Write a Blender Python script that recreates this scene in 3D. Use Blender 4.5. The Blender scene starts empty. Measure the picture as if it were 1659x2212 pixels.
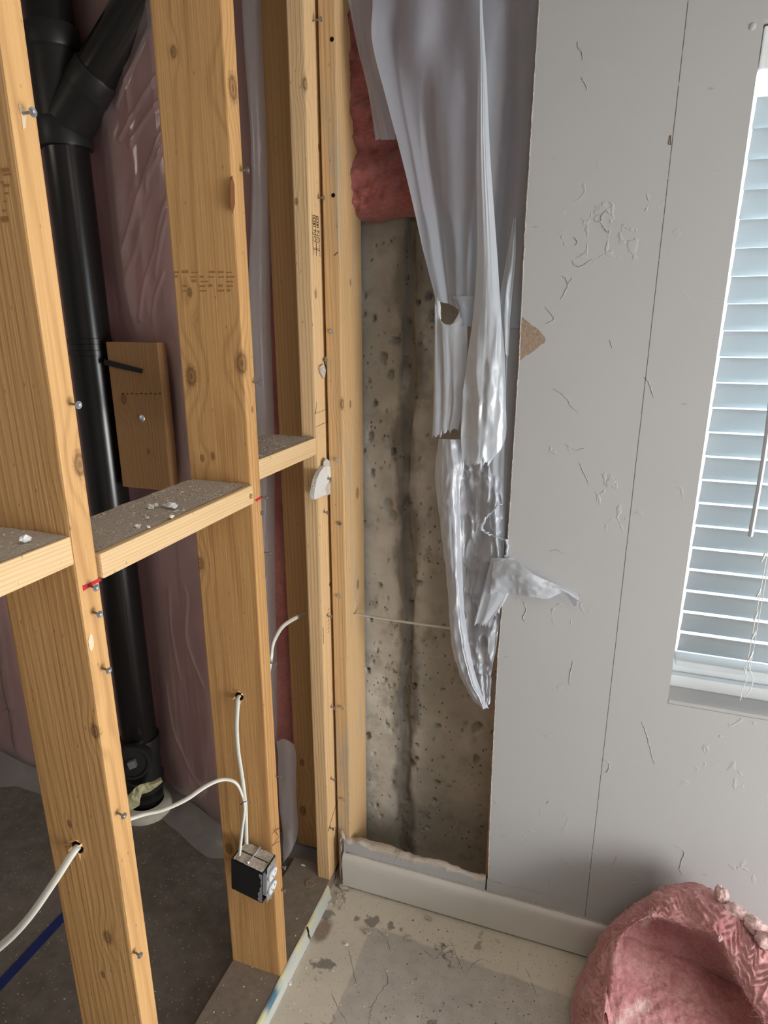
import bpy, bmesh, math, random
import numpy as np
from mathutils import Vector, Matrix

random.seed(7)
rng = np.random.default_rng(11)
S = bpy.context.scene
C = S.collection

# ------------------------------------------------------------------ camera
CAM = np.array([0.0, 0.0, 1.65])
FPX, CX, CY = 1400.0, 829.5, 1106.0
PITCH, YAW = math.radians(16.5), math.radians(19.05)
_fh = np.array([-math.sin(YAW), math.cos(YAW), 0])
_R = np.array([math.cos(YAW), math.sin(YAW), 0])
_F = _fh * math.cos(PITCH) + np.array([0, 0, -math.sin(PITCH)])
_U = np.cross(_R, _F)
cd = bpy.data.cameras.new('camera')
cam = bpy.data.objects.new('camera', cd)
C.objects.link(cam)
cd.sensor_fit = 'VERTICAL'
cd.sensor_height = 36.0
cd.lens = FPX / 2212.0 * 36.0
cd.clip_start = 0.02
cam.matrix_world = Matrix(((_R[0], _U[0], -_F[0], CAM[0]), (_R[1], _U[1], -_F[1], CAM[1]),
                           (_R[2], _U[2], -_F[2], CAM[2]), (0, 0, 0, 1)))
S.camera = cam


def P(px, py, Y=None, X=None, Z=None):
    """the point of the room that stands at a photo position, at a known depth"""
    d = _F + _R * (px - CX) / FPX - _U * (py - CY) / FPX
    if Y is not None:
        t = (Y - CAM[1]) / d[1]
    elif X is not None:
        t = (X - CAM[0]) / d[0]
    else:
        t = (Z - CAM[2]) / d[2]
    return CAM + d * t


# ------------------------------------------------------------------ world and lights
w = bpy.data.worlds.new('overcast_sky')
S.world = w
w.use_nodes = True
bg = w.node_tree.nodes['Background']
bg.inputs[0].default_value = (0.86, 0.95, 1.0, 1)
bg.inputs[1].default_value = 3.2


def area(name, loc, rot, sx, sy, power, col):
    l = bpy.data.lights.new(name, 'AREA')
    l.shape = 'RECTANGLE'
    l.size, l.size_y, l.energy, l.color = sx, sy, power, col
    o = bpy.data.objects.new(name, l)
    C.objects.link(o)
    o.location = loc
    o.rotation_euler = rot
    return o


area('daylight_patio_door', (2.62, 0.22, 0.66), (0, math.radians(90), 0), 1.15, 1.2, 86, (1.0, 0.98, 0.965))
area('daylight_window', (0.8, 1.86, 1.75), (math.radians(-68), 0, 0), 1.15, 1.0, 42, (0.86, 0.95, 1.0))
area('overhead_fill', (0.75, 0.05, 2.44), (0, 0, 0), 1.2, 0.6, 9, (1.0, 0.93, 0.84))  # added fill from above with no fixture seen, lifts floor and board tops
area('utility_fill', (-2.2, 0.3, 2.44), (0, 0, 0), 0.6, 0.6, 5.5, (1.0, 0.9, 0.78))  # added fill that brightens the utility side, no source seen there
S.view_settings.view_transform = 'Standard'
S.view_settings.look = 'None'
S.view_settings.exposure = -0.12
S.view_settings.gamma = 1.0
S.view_settings.use_curve_mapping = False
S.cycles.use_denoising = True
S.cycles.adaptive_threshold = 0.1
S.cycles.adaptive_min_samples = 16
S.cycles.max_bounces = 6
S.cycles.diffuse_bounces = 3
S.cycles.transparent_max_bounces = 16

# ------------------------------------------------------------------ noise (numpy value noise)


def vnoise(p, seed=0):
    p = np.asarray(p, float)
    i = np.floor(p).astype(np.int64)
    f = p - i
    f = f * f * (3 - 2 * f)

    def h(ix, iy, iz):
        n = (ix * 374761393 + iy * 668265263 + iz * 2147483647 + seed * 1274126177) & 0xffffffff
        n = ((n ^ (n >> 13)) * 1274126177) & 0xffffffff
        n = (n ^ (n >> 16)) & 0xffff
        return n / 65535.0
    r = 0
    for dx in (0, 1):
        for dy in (0, 1):
            for dz in (0, 1):
                wgt = (f[..., 0] if dx else 1 - f[..., 0]) * (f[..., 1] if dy else 1 - f[..., 1]) * (f[..., 2] if dz else 1 - f[..., 2])
                r = r + wgt * h(i[..., 0] + dx, i[..., 1] + dy, i[..., 2] + dz)
    return r * 2 - 1


def fbm(p, octv=4, seed=0, gain=0.5):
    p = np.asarray(p, float)
    r, a = 0, 1.0
    for k in range(octv):
        r = r + a * vnoise(p * (2 ** k), seed + k * 17)
        a *= gain
    return r


def ridged(p, octv=3, seed=0):
    p = np.asarray(p, float)
    r, a = 0, 1.0
    for k in range(octv):
        r = r + a * (1 - np.abs(vnoise(p * (2 ** k), seed + k * 31)) * 2)
        a *= 0.5
    return r


# ------------------------------------------------------------------ materials
class Nt:
    """small helper to write node trees"""

    def __init__(s, name):
        s.m = bpy.data.materials.new(name)
        s.m.use_nodes = True
        s.t = s.m.node_tree
        s.b = s.t.nodes['Principled BSDF']
        s.out = s.t.nodes['Material Output']
        s.pos = s.n('ShaderNodeNewGeometry').outputs['Position']

    def n(s, kind, **kw):
        nd = s.t.nodes.new(kind)
        for k, v in kw.items():
            setattr(nd, k, v)
        return nd

    def put(s, sock, v):
        if isinstance(v, bpy.types.NodeSocket):
            s.t.links.new(v, sock)
        elif isinstance(v, (tuple, list)):
            sock.default_value = tuple(v) + ((1,) if len(sock.default_value) == 4 and len(v) == 3 else ())
        else:
            sock.default_value = v

    def math(s, op, a, b=None, c=None, clamp=False):
        nd = s.n('ShaderNodeMath', operation=op, use_clamp=clamp)
        s.put(nd.inputs[0], a)
        if b is not None:
            s.put(nd.inputs[1], b)
        if c is not None:
            s.put(nd.inputs[2], c)
        return nd.outputs[0]

    def vec(s, op, a, b):
        nd = s.n('ShaderNodeVectorMath', operation=op)
        s.put(nd.inputs[0], a)
        s.put(nd.inputs[1], b)
        return nd.outputs['Value'] if op in ('DISTANCE', 'LENGTH') else nd.outputs[0]

    def noise(s, vec, scale, detail=4, rough=0.55):
        nd = s.n('ShaderNodeTexNoise')
        s.put(nd.inputs['Vector'], vec)
        nd.inputs['Scale'].default_value = scale
        nd.inputs['Detail'].default_value = detail
        nd.inputs['Roughness'].default_value = rough
        return nd.outputs['Fac']

    def voro(s, vec, scale, feature='F1'):
        nd = s.n('ShaderNodeTexVoronoi', feature=feature)
        s.put(nd.inputs['Vector'], vec)
        nd.inputs['Scale'].default_value = scale
        return nd.outputs['Distance']

    def ramp(s, fac, *stops):
        nd = s.n('ShaderNodeValToRGB')
        el = nd.color_ramp.elements
        while len(el) < len(stops):
            el.new(0.5)
        for e, (p, c) in zip(el, stops):
            e.position = p
            e.color = (c, c, c, 1) if isinstance(c, (int, float)) else tuple(c) + (1,)
        s.put(nd.inputs[0], fac)
        return nd.outputs[0]

    def mix(s, fac, a, b, blend='MIX'):
        nd = s.n('ShaderNodeMix', data_type='RGBA', blend_type=blend)
        s.put(nd.inputs[0], fac)
        s.put(nd.inputs[6], a)
        s.put(nd.inputs[7], b)
        return nd.outputs[2]

    def step(s, v, lo, hi):
        nd = s.n('ShaderNodeMapRange', interpolation_type='SMOOTHSTEP')
        s.put(nd.inputs[0], v)
        nd.inputs[1].default_value, nd.inputs[2].default_value = lo, hi
        return nd.outputs[0]

    def xyz(s):
        nd = s.n('ShaderNodeSeparateXYZ')
        s.put(nd.inputs[0], s.pos)
        return nd.outputs

    def bump(s, h, strength=0.3, dist=0.01):
        nd = s.n('ShaderNodeBump')
        s.put(nd.inputs['Height'], h)
        nd.inputs['Strength'].default_value = strength
        nd.inputs['Distance'].default_value = dist
        s.put(s.b.inputs['Normal'], nd.outputs[0])
        return nd.outputs[0]

    def done(s, col=None, rough=0.6, spec=0.3):
        if col is not None:
            s.put(s.b.inputs['Base Color'], col)
        s.put(s.b.inputs['Roughness'], rough)
        s.put(s.b.inputs['Specular IOR Level'], spec)
        return s.m


def plain(name, col, rough=0.6, spec=0.3, metal=0.0, noise=0.12, nscale=40, bump=0.0):
    t = Nt(name)
    f = t.noise(t.pos, nscale)
    c = t.mix(f, tuple(v * (1 - noise) for v in col), tuple(min(1, v * (1 + noise)) for v in col))
    t.b.inputs['Metallic'].default_value = metal
    if bump:
        t.bump(f, bump, 0.004)
    return t.done(c, rough, spec)


def wood(name, light, dark, pith=(-0.3, 0.1), tilt=0.02, spacing=0.006, knots=(), axis=2, stain=None, rough=0.55, seed=0.0):
    """sawn softwood: growth rings about a pith beside the board, knots that push the rings aside"""
    t = Nt(name)
    x = t.xyz()
    L = x[axis]
    A, B = [x[i] for i in range(3) if i != axis]
    st = [1.0, 1.0, 1.0]
    st[axis] = 0.07
    sp = t.vec('MULTIPLY', t.vec('ADD', t.pos, (seed, seed * 1.7, seed * 0.3)), tuple(st))
    warp = t.noise(sp, 9, 3)
    a = t.math('ADD', t.math('SUBTRACT', A, pith[0]), t.math('MULTIPLY', L, tilt))
    b = t.math('SUBTRACT', B, pith[1])
    r = t.math('SQRT', t.math('ADD', t.math('MULTIPLY', a, a), t.math('MULTIPLY', b, b)))
    r = t.math('ADD', r, t.math('MULTIPLY', warp, 0.045))
    dark_m = None
    kno = t.noise(t.pos, 260, 1) if len(knots) else None
    for (c, rk) in knots:
        ks = [1.0, 1.0, 1.0]
        ks[axis] = 0.62
        off = t.vec('MULTIPLY', t.vec('SUBTRACT', t.pos, tuple(c)), tuple(ks))
        d = t.vec('LENGTH', off, (0, 0, 0))
        r = t.math('ADD', r, t.math('MULTIPLY', t.step(d, rk * 4.0, 0.0), rk * 1.1))
        km = t.step(t.math('ADD', d, t.math('MULTIPLY', kno, rk * 0.5)), rk * 1.35, rk * 0.85)
        ring = t.math('MULTIPLY', km, t.math('ADD', 0.55, t.math('MULTIPLY', t.math('SINE', t.math('MULTIPLY', d, 6.28 / (rk * 0.45))), 0.13)))
        dark_m = ring if dark_m is None else t.math('MAXIMUM', dark_m, ring)
    s = t.math('SINE', t.math('MULTIPLY', r, 6.283 / spacing))
    s = t.math('MULTIPLY_ADD', s, 0.5, 0.5)
    s = t.math('POWER', s, 2.5)
    fst = [260.0, 260.0, 260.0]
    fst[axis] = 5.0
    fib = t.noise(t.vec('MULTIPLY', t.pos, tuple(fst)), 1.0, 3)
    big = t.noise(sp, 3.1, 2)
    f = t.math('ADD', t.math('MULTIPLY', s, 0.27), t.math('MULTIPLY', t.math('SUBTRACT', fib, 0.5), 0.75))
    f = t.math('ADD', f, t.math('MULTIPLY', t.math('SUBTRACT', big, 0.45), 1.7), clamp=True)
    col = t.mix(f, light, dark)
    if stain:
        m = t.math('MULTIPLY', t.step(t.noise(t.vec('MULTIPLY', t.pos, (7, 7, 1.2)), 1.4, 3), 0.52, 0.66), 0.75)
        col = t.mix(m, col, stain)
    if dark_m is not None:
        col = t.mix(dark_m, col, (0.07, 0.028, 0.012))
    # small dings and resin specks
    vs = t.voro(t.vec('MULTIPLY', t.pos, (55, 55, 22)), 1.0)
    col = t.mix(t.math('MULTIPLY', t.step(vs, 0.10, 0.04), 0.5), col, (0.12, 0.05, 0.02))
    t.bump(t.math('ADD', fib, t.math('MULTIPLY', s, 0.3)), 0.38, 0.002)
    return t.done(col, rough, 0.35)


def film(name, tint, clear, diff_w, gloss_rough=0.18, bump=0.35, bscale=26, gloss=0.16):
    """polyethylene sheet: partly see-through, milky, shiny"""
    t = Nt(name)
    N = t.t.nodes
    tr = t.n('ShaderNodeBsdfTransparent')
    tr.inputs[0].default_value = (0.96, 0.97, 1.0, 1)
    di = t.n('ShaderNodeBsdfDiffuse')
    di.inputs[0].default_value = tuple(tint) + (1,)
    tl = t.n('ShaderNodeBsdfTranslucent')
    tl.inputs[0].default_value = tuple(tint) + (1,)
    gl = t.n('ShaderNodeBsdfGlossy')
    gl.inputs['Roughness'].default_value = gloss_rough
    gl.inputs[0].default_value = (1, 1, 1, 1)
    h = t.noise(t.vec('MULTIPLY', t.pos, (1.6, 1.6, 0.7)), bscale, 3)
    nb = t.bump(h, bump, 0.02)
    for sh in (di, gl):
        t.put(sh.inputs['Normal'], nb)
    m0 = t.n('ShaderNodeMixShader')
    m0.inputs[0].default_value = 0.35
    t.put(m0.inputs[1], di.outputs[0])
    t.put(m0.inputs[2], tl.outputs[0])
    m1 = t.n('ShaderNodeMixShader')
    lw = t.n('ShaderNodeLayerWeight')
    lw.inputs[0].default_value = 0.35
    f = t.math('MULTIPLY_ADD', lw.outputs['Facing'], diff_w, 1.0 - clear, clamp=True)
    t.put(m1.inputs[0], f)
    t.put(m1.inputs[1], tr.outputs[0])
    t.put(m1.inputs[2], m0.outputs[0])
    m2 = t.n('ShaderNodeMixShader')
    lw2 = t.n('ShaderNodeLayerWeight')
    lw2.inputs[0].default_value = 0.5
    t.put(lw2.inputs['Normal'], nb)
    t.put(m2.inputs[0], t.math('MULTIPLY_ADD', t.math('POWER', lw2.outputs['Facing'], 4.0), 0.45, gloss, clamp=True))
    t.put(m2.inputs[1], m1.outputs[0])
    t.put(m2.inputs[2], gl.outputs[0])
    t.put(t.out.inputs[0], m2.outputs[0])
    return t.m


def m_drywall():
    t = Nt('painted_drywall')
    x = t.xyz()
    big = t.noise(t.pos, 1.6, 2)
    fine = t.noise(t.pos, 330, 2)
    col = t.mix(big, (0.46, 0.457, 0.455), (0.515, 0.512, 0.515))
    # pencil line drawn from top to bottom
    wob = t.math('MULTIPLY', t.math('SUBTRACT', t.noise(t.pos, 22, 2), 0.5), 0.0012)
    dx = t.math('ABSOLUTE', t.math('SUBTRACT', t.math('ADD', x[0], wob), 0.0655))
    line = t.math('MULTIPLY', t.step(dx, 0.0011, 0.0004), t.step(t.noise(t.pos, 60, 2), 0.25, 0.45))
    line = t.math('MULTIPLY', line, t.step(x[2], 0.118, 0.135))
    col = t.mix(line, col, (0.10, 0.095, 0.09))
    # a few scuffs
    sc = t.math('MULTIPLY', t.step(t.voro(t.vec('MULTIPLY', t.pos, (9, 9, 24)), 1.0), 0.07, 0.02), 0.5)
    col = t.mix(sc, col, (0.28, 0.26, 0.25))
    # torn paper and peeled paint: thin raised ridges in patches
    pm = t.step(t.noise(t.vec('ADD', t.pos, (3.1, 0, 1.4)), 4.2, 2), 0.56, 0.64)
    v = t.voro(t.vec('ADD', t.vec('MULTIPLY', t.pos, (26, 26, 17)), (0, 0, 0)), 1.0, 'DISTANCE_TO_EDGE')
    wn = t.noise(t.pos, 38, 4)
    rd = t.step(t.math('ADD', v, t.math('MULTIPLY', t.math('SUBTRACT', wn, 0.5), 0.6)), 0.06, 0.0)
    rd = t.math('MULTIPLY', t.math('MULTIPLY', rd, pm), t.step(t.noise(t.pos, 17, 2), 0.50, 0.58))
    h = t.math('ADD', t.math('MULTIPLY', rd, 1.0), t.math('MULTIPLY', fine, 0.10))
    t.bump(h, 0.45, 0.0020)
    return t.done(col, 0.62, 0.3)


def m_floor(name, base, hi, patches=True):
    t = Nt(name)
    x = t.xyz()
    n1 = t.noise(t.pos, 3.0, 5)
    n2 = t.noise(t.pos, 24, 4, 0.65)
    f = t.math('ADD', t.math('MULTIPLY', n1, 0.6), t.math('MULTIPLY', n2, 0.5), clamp=True)
    col = t.mix(t.step(f, 0.35, 0.75), base, hi)
    if patches:
        # old flooring glue: a paler yellowish margin beside both walls, greyer where the flooring lay
        wob = t.math('MULTIPLY', t.math('SUBTRACT', t.noise(t.pos, 9, 3), 0.5), 0.05)
        ex = t.step(t.math('ADD', t.math('ADD', x[0], t.math('MULTIPLY', x[1], -0.02)), t.math('MULTIPLY', wob, 0.3)), -0.530, -0.524)
        ey = t.step(t.math('ADD', t.math('ADD', x[1], t.math('MULTIPLY', x[0], 0.05)), t.math('MULTIPLY', wob, 0.5)), 1.322, 1.312)
        inner = t.math('MULTIPLY', ex, ey)
        col = t.mix(inner, t.mix(n2, (0.62, 0.56, 0.455), (0.72, 0.655, 0.545)), col)
        st = t.step(t.noise(t.vec('ADD', t.pos, (5, 2, 0)), 13, 3), 0.61, 0.66)
        near = t.step(x[0], 0.0, -0.3)
        col = t.mix(t.math('MULTIPLY', t.math('MULTIPLY', st, near), 0.75), col, (0.17, 0.15, 0.135))
        rust = t.vec('DISTANCE', t.vec('MULTIPLY', t.pos, (1, 0.55, 1)), (-0.625, 1.285 * 0.55, 0))
        col = t.mix(t.math('MULTIPLY', t.step(t.math('ADD', rust, t.math('MULTIPLY', wob, 0.5)), 0.030, 0.014), 0.7), col, (0.15, 0.075, 0.045))
    sp = t.step(t.voro(t.pos, 95), 0.22, 0.10)
    col = t.mix(t.math('MULTIPLY', sp, 0.35), col, (0.12, 0.11, 0.10))
    sp2 = t.step(t.voro(t.vec('ADD', t.pos, (1.3, 0.7, 0)), 70), 0.16, 0.08)
    col = t.mix(t.math('MULTIPLY', sp2, 0.45), col, (0.66, 0.63, 0.57))
    t.bump(t.math('ADD', n2, n1), 0.25, 0.004)
    return t.done(col, 0.75, 0.2)


def m_concrete():
    t = Nt('foundation_concrete')
    x = t.xyz()
    n1 = t.noise(t.pos, 3.2, 5, 0.6)
    n2 = t.noise(t.pos, 17, 5, 0.65)
    col = t.mix(t.step(n1, 0.35, 0.68), (0.36, 0.34, 0.30), (0.66, 0.64, 0.59))
    col = t.mix(t.math('MULTIPLY', t.step(n2, 0.50, 0.72), 0.55), col, (0.22, 0.20, 0.17))
    # damp stain around the vertical form joint
    wob = t.math('MULTIPLY', t.math('SUBTRACT', t.noise(t.vec('MULTIPLY', t.pos, (1, 1, 0.45)), 11, 4), 0.5), 0.12)
    dx = t.math('ADD', t.math('SUBTRACT', x[0], -0.485), wob)
    st = t.step(t.math('ABSOLUTE', dx), 0.045, 0.015)
    col = t.mix(t.math('MULTIPLY', st, 0.72), col, (0.115, 0.10, 0.08))
    rt = t.math('MULTIPLY', t.step(x[0], -0.46, -0.40), t.step(n1, 0.30, 0.55))
    col = t.mix(t.math('MULTIPLY', rt, 0.40), col, (0.27, 0.225, 0.16))
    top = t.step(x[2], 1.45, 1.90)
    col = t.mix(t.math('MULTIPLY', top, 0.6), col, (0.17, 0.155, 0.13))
    pit = t.step(t.voro(t.vec('MULTIPLY', t.pos, (1, 1, 0.7)), 60), 0.22, 0.08)
    pit = t.math('MULTIPLY', pit, t.step(t.noise(t.pos, 9, 2), 0.46, 0.56))
    col = t.mix(t.math('MULTIPLY', pit, 0.75), col, (0.05, 0.045, 0.04))
    t.bump(t.math('SUBTRACT', n2, pit), 0.4, 0.006)
    return t.done(col, 0.85, 0.15)


def m_fibreglass(name, a, b, pale=None):
    t = Nt(name)
    n1 = t.noise(t.pos, 11, 5, 0.65)
    n2 = t.noise(t.vec('MULTIPLY', t.pos, (1, 1, 2.2)), 90, 4, 0.7)
    f = t.math('ADD', t.math('MULTIPLY', n1, 0.6), t.math('MULTIPLY', n2, 0.5), clamp=True)
    col = t.mix(t.step(f, 0.30, 0.80), a, b)
    if pale:
        m = t.step(t.noise(t.vec('ADD', t.pos, (0.4, 0.1, 0.7)), 13, 3), 0.60, 0.74)
        col = t.mix(t.math('MULTIPLY', m, 0.8), col, pale)
    t.bump(t.math('ADD', n2, n1), 0.55, 0.008)
    t.b.inputs['Sheen Weight'].default_value = 0.25
    return t.done(col, 0.95, 0.05)


LIGHT, DARK = (0.78, 0.50, 0.235), (0.47, 0.235, 0.075)
M = {}
M['drywall'] = m_drywall()
M['dark_wall_paint'] = plain('dark_wall_paint', (0.34, 0.32, 0.29), 0.5, 0.3, noise=0.03)  # unseen walls darkened to weaken the light they bounce back
M['trim_paint'] = plain('trim_paint', (0.68, 0.65, 0.60), 0.4, 0.4, noise=0.05, nscale=14)
M['ceiling'] = plain('ceiling_paint', (0.50, 0.47, 0.43), 0.8, 0.1, noise=0.03)
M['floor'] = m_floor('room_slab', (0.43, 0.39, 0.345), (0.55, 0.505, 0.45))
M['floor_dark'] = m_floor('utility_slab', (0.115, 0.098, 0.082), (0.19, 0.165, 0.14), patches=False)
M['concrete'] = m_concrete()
M['pink'] = m_fibreglass('pink_fibreglass', (0.44, 0.165, 0.17), (0.70, 0.37, 0.365), (0.80, 0.56, 0.52))
M['pink_wall'] = m_fibreglass('pink_fibreglass_wall', (0.56, 0.19, 0.18), (0.80, 0.38, 0.35))
M['gypsum'] = plain('torn_gypsum', (0.74, 0.72, 0.68), 0.9, 0.1, noise=0.2, nscale=180, bump=0.6)
M['paper'] = plain('torn_paper_backing', (0.36, 0.27, 0.20), 0.9, 0.1, noise=0.3, nscale=150, bump=0.5)
M['paper_grey'] = plain('torn_grey_paper', (0.55, 0.49, 0.43), 0.9, 0.1, noise=0.25, nscale=120, bump=0.5)
M['abs'] = plain('black_plastic_pipe', (0.010, 0.009, 0.009), 0.24, 0.5, noise=0.25, nscale=30)
M['abs_dull'] = plain('dusty_black_plastic', (0.018, 0.017, 0.017), 0.42, 0.4, noise=0.4, nscale=60)
M['cable'] = plain('white_cable_sheath', (0.78, 0.77, 0.70), 0.42, 0.45, noise=0.05)
M['cable_dusty'] = plain('dusty_cable_sheath', (0.58, 0.54, 0.47), 0.55, 0.3, noise=0.1)
M['steel'] = plain('grey_screw_steel', (0.30, 0.30, 0.31), 0.35, 0.5, metal=0.8)
M['steel_bright'] = plain('zinc_steel', (0.62, 0.62, 0.63), 0.35, 0.5, metal=0.7)
M['brass'] = plain('brass_screw', (0.70, 0.52, 0.22), 0.35, 0.5, metal=0.7)
M['blackhole'] = plain('dark_hole', (0.012, 0.009, 0.007), 0.9, 0.05)
M['box_black'] = plain('black_box_plastic', (0.018, 0.018, 0.020), 0.45, 0.4, noise=0.4, nscale=120)
M['dust'] = plain('grey_dust', (0.52, 0.455, 0.385), 0.95, 0.05, noise=0.45, nscale=260, bump=0.6)
M['device'] = plain('white_receptacle_plastic', (0.82, 0.83, 0.84), 0.35, 0.5, noise=0.02)
M['device_grey'] = plain('grey_receptacle_body', (0.42, 0.43, 0.46), 0.4, 0.4, noise=0.05)
M['blind'] = None
M['vinyl'] = plain('white_vinyl', (0.80, 0.82, 0.83), 0.35, 0.4, noise=0.02)
M['cord'] = plain('white_cord', (0.80, 0.81, 0.80), 0.7, 0.2, noise=0.03)
M['wand'] = plain('grey_tilt_wand', (0.50, 0.51, 0.53), 0.3, 0.5, noise=0.05)
M['tape_blue'] = plain('blue_tape', (0.018, 0.030, 0.13), 0.6, 0.2, noise=0.2)
M['yellow_wrap'] = plain('pale_yellow_film', (0.66, 0.62, 0.36), 0.45, 0.35, noise=0.15, nscale=30)
M['collar'] = plain('pale_foam_collar', (0.52, 0.49, 0.40), 0.8, 0.1, noise=0.2)
M['red'] = plain('red_marker', (0.58, 0.03, 0.045), 0.6, 0.2)
M['ink'] = plain('black_ink', (0.05, 0.035, 0.025), 0.8, 0.1)
M['pencil'] = plain('pencil_mark', (0.16, 0.09, 0.045), 0.8, 0.1)
M['white_smear'] = plain('white_filler_smear', (0.80, 0.64, 0.44), 0.8, 0.1)
M['crack'] = plain('crack_dark', (0.20, 0.175, 0.15), 0.9, 0.05)
M['chip_white'] = plain('plaster_crumb', (0.78, 0.76, 0.73), 0.9, 0.1, noise=0.1, nscale=200)
M['chips'] = plain('sawdust_and_grit', (0.74, 0.66, 0.56), 0.9, 0.1, noise=0.35, nscale=300)
M['chips_dark'] = plain('dark_grit', (0.14, 0.115, 0.09), 0.9, 0.1, noise=0.35, nscale=300)
M['film'] = film('milky_plastic_sheet', (0.54, 0.585, 0.67), 0.34, 0.4, 0.30, 0.15, 12, 0.05)
M['film_skirt'] = film('dusty_plastic_sheet', (0.46, 0.42, 0.40), 0.35, 0.3, 0.3, 0.2, 16, 0.04)
M['film_low'] = film('crumpled_plastic_sheet', (0.66, 0.70, 0.78), 0.16, 0.3, 0.30, 0.2, 24, 0.05)
M['film_bright'] = film('double_plastic_sheet', (0.74, 0.79, 0.86), 0.08, 0.2, 0.24, 0.15, 16, 0.07)
M['film_wall'] = film('clear_plastic_sheet', (0.70, 0.585, 0.57), 0.62, 0.25, 0.10, 0.06, 9, 0.05)
M['film_grey'] = film('folded_plastic_sheet', (0.86, 0.81, 0.83), 0.20, 0.3, 0.25, 0.2, 16, 0.05)


def m_blind():
    t = Nt('blind_slat_plastic')
    di = t.n('ShaderNodeBsdfDiffuse')
    di.inputs[0].default_value = (0.84, 0.87, 0.88, 1)
    tl = t.n('ShaderNodeBsdfTranslucent')
    tl.inputs[0].default_value = (0.72, 0.80, 0.84, 1)
    mx = t.n('ShaderNodeMixShader')
    mx.inputs[0].default_value = 0.36
    t.put(mx.inputs[1], di.outputs[0])
    t.put(mx.inputs[2], tl.outputs[0])
    t.put(t.out.inputs[0], mx.outputs[0])
    return t.m


M['blind'] = m_blind()


def m_glass():
    t = Nt('window_glass')
    tr = t.n('ShaderNodeBsdfTransparent')
    gl = t.n('ShaderNodeBsdfGlossy')
    gl.inputs['Roughness'].default_value = 0.02
    mx = t.n('ShaderNodeMixShader')
    fr = t.n('ShaderNodeFresnel')
    fr.inputs[0].default_value = 1.45
    t.put(mx.inputs[0], fr.outputs[0])
    t.put(mx.inputs[1], tr.outputs[0])
    t.put(mx.inputs[2], gl.outputs[0])
    t.put(t.out.inputs[0], mx.outputs[0])
    return t.m


M['glass'] = m_glass()


# ------------------------------------------------------------------ mesh helpers (world coordinates)
class MB:
    def __init__(s):
        s.v, s.f = [], []

    def add(s, vs, fs):
        o = len(s.v)
        s.v += [tuple(map(float, p)) for p in vs]
        s.f += [tuple(o + i for i in f) for f in fs]
        return s

    def box(s, a, b):
        x0, y0, z0 = a
        x1, y1, z1 = b
        vs = [(x0, y0, z0), (x1, y0, z0), (x1, y1, z0), (x0, y1, z0), (x0, y0, z1), (x1, y0, z1), (x1, y1, z1), (x0, y1, z1)]
        return s.add(vs, [(0, 3, 2, 1), (4, 5, 6, 7), (0, 1, 5, 4), (1, 2, 6, 5), (2, 3, 7, 6), (3, 0, 4, 7)])

    def grid(s, pts, closed_u=False):
        pts = np.asarray(pts)
        n, m = pts.shape[:2]
        fs = []
        for i in range(n - 1):
            for j in range(m - (0 if closed_u else 1)):
                k = (j + 1) % m
                fs.append((i * m + j, i * m + k, (i + 1) * m + k, (i + 1) * m + j))
        return s.add(pts.reshape(-1, 3), fs)

    def tube(s, path, r, seg=10, flat=1.0, caps=True, up=(0, 0, 1)):
        path = np.asarray(path, float)
        n = len(path)
        rr = np.full(n, r) if np.isscalar(r) else np.asarray(r)
        T = np.gradient(path, axis=0)
        T /= np.linalg.norm(T, axis=1)[:, None] + 1e-12
        side = np.cross(T[0], up)
        if np.linalg.norm(side) < 1e-3:
            side = np.cross(T[0], (1, 0, 0.01))
        side /= np.linalg.norm(side)
        rings = []
        for i in range(n):
            side = side - T[i] * (side @ T[i])
            side /= np.linalg.norm(side) + 1e-12
            u2 = np.cross(side, T[i])
            ring = [path[i] + rr[i] * (math.cos(a) * side + flat * math.sin(a) * u2) for a in np.linspace(0, 2 * math.pi, seg, endpoint=False)]
            rings.append(ring)
        o = len(s.v)
        s.grid(np.array(rings), closed_u=True)
        if caps:
            s.f.append(tuple(o + i for i in reversed(range(seg))))
            s.f.append(tuple(o + (n - 1) * seg + i for i in range(seg)))
        return s

    def prism(s, poly, off):
        """polygon (3-D points) pushed by the vector off"""
        n = len(poly)
        a = [np.asarray(p, float) for p in poly]
        b = [p + np.asarray(off, float) for p in a]
        return s.add(a + b, [tuple(range(n)), tuple(range(2 * n - 1, n - 1, -1))] + [(i, i + n, (i + 1) % n + n, (i + 1) % n) for i in range(n)])

    def lathe(s, prof, base, axis, seg=28):
        """prof: list of (radius, height) turned about axis through base"""
        axis = np.asarray(axis, float)
        axis /= np.linalg.norm(axis)
        a = np.cross(axis, (0.13, 1, 0.2))
        a /= np.linalg.norm(a)
        b = np.cross(axis, a)
        rings = [[np.asarray(base) + axis * h + r * (math.cos(t) * a + math.sin(t) * b) for t in np.linspace(0, 2 * math.pi, seg, endpoint=False)] for r, h in prof]
        return s.grid(np.array(rings), closed_u=True)


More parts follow.
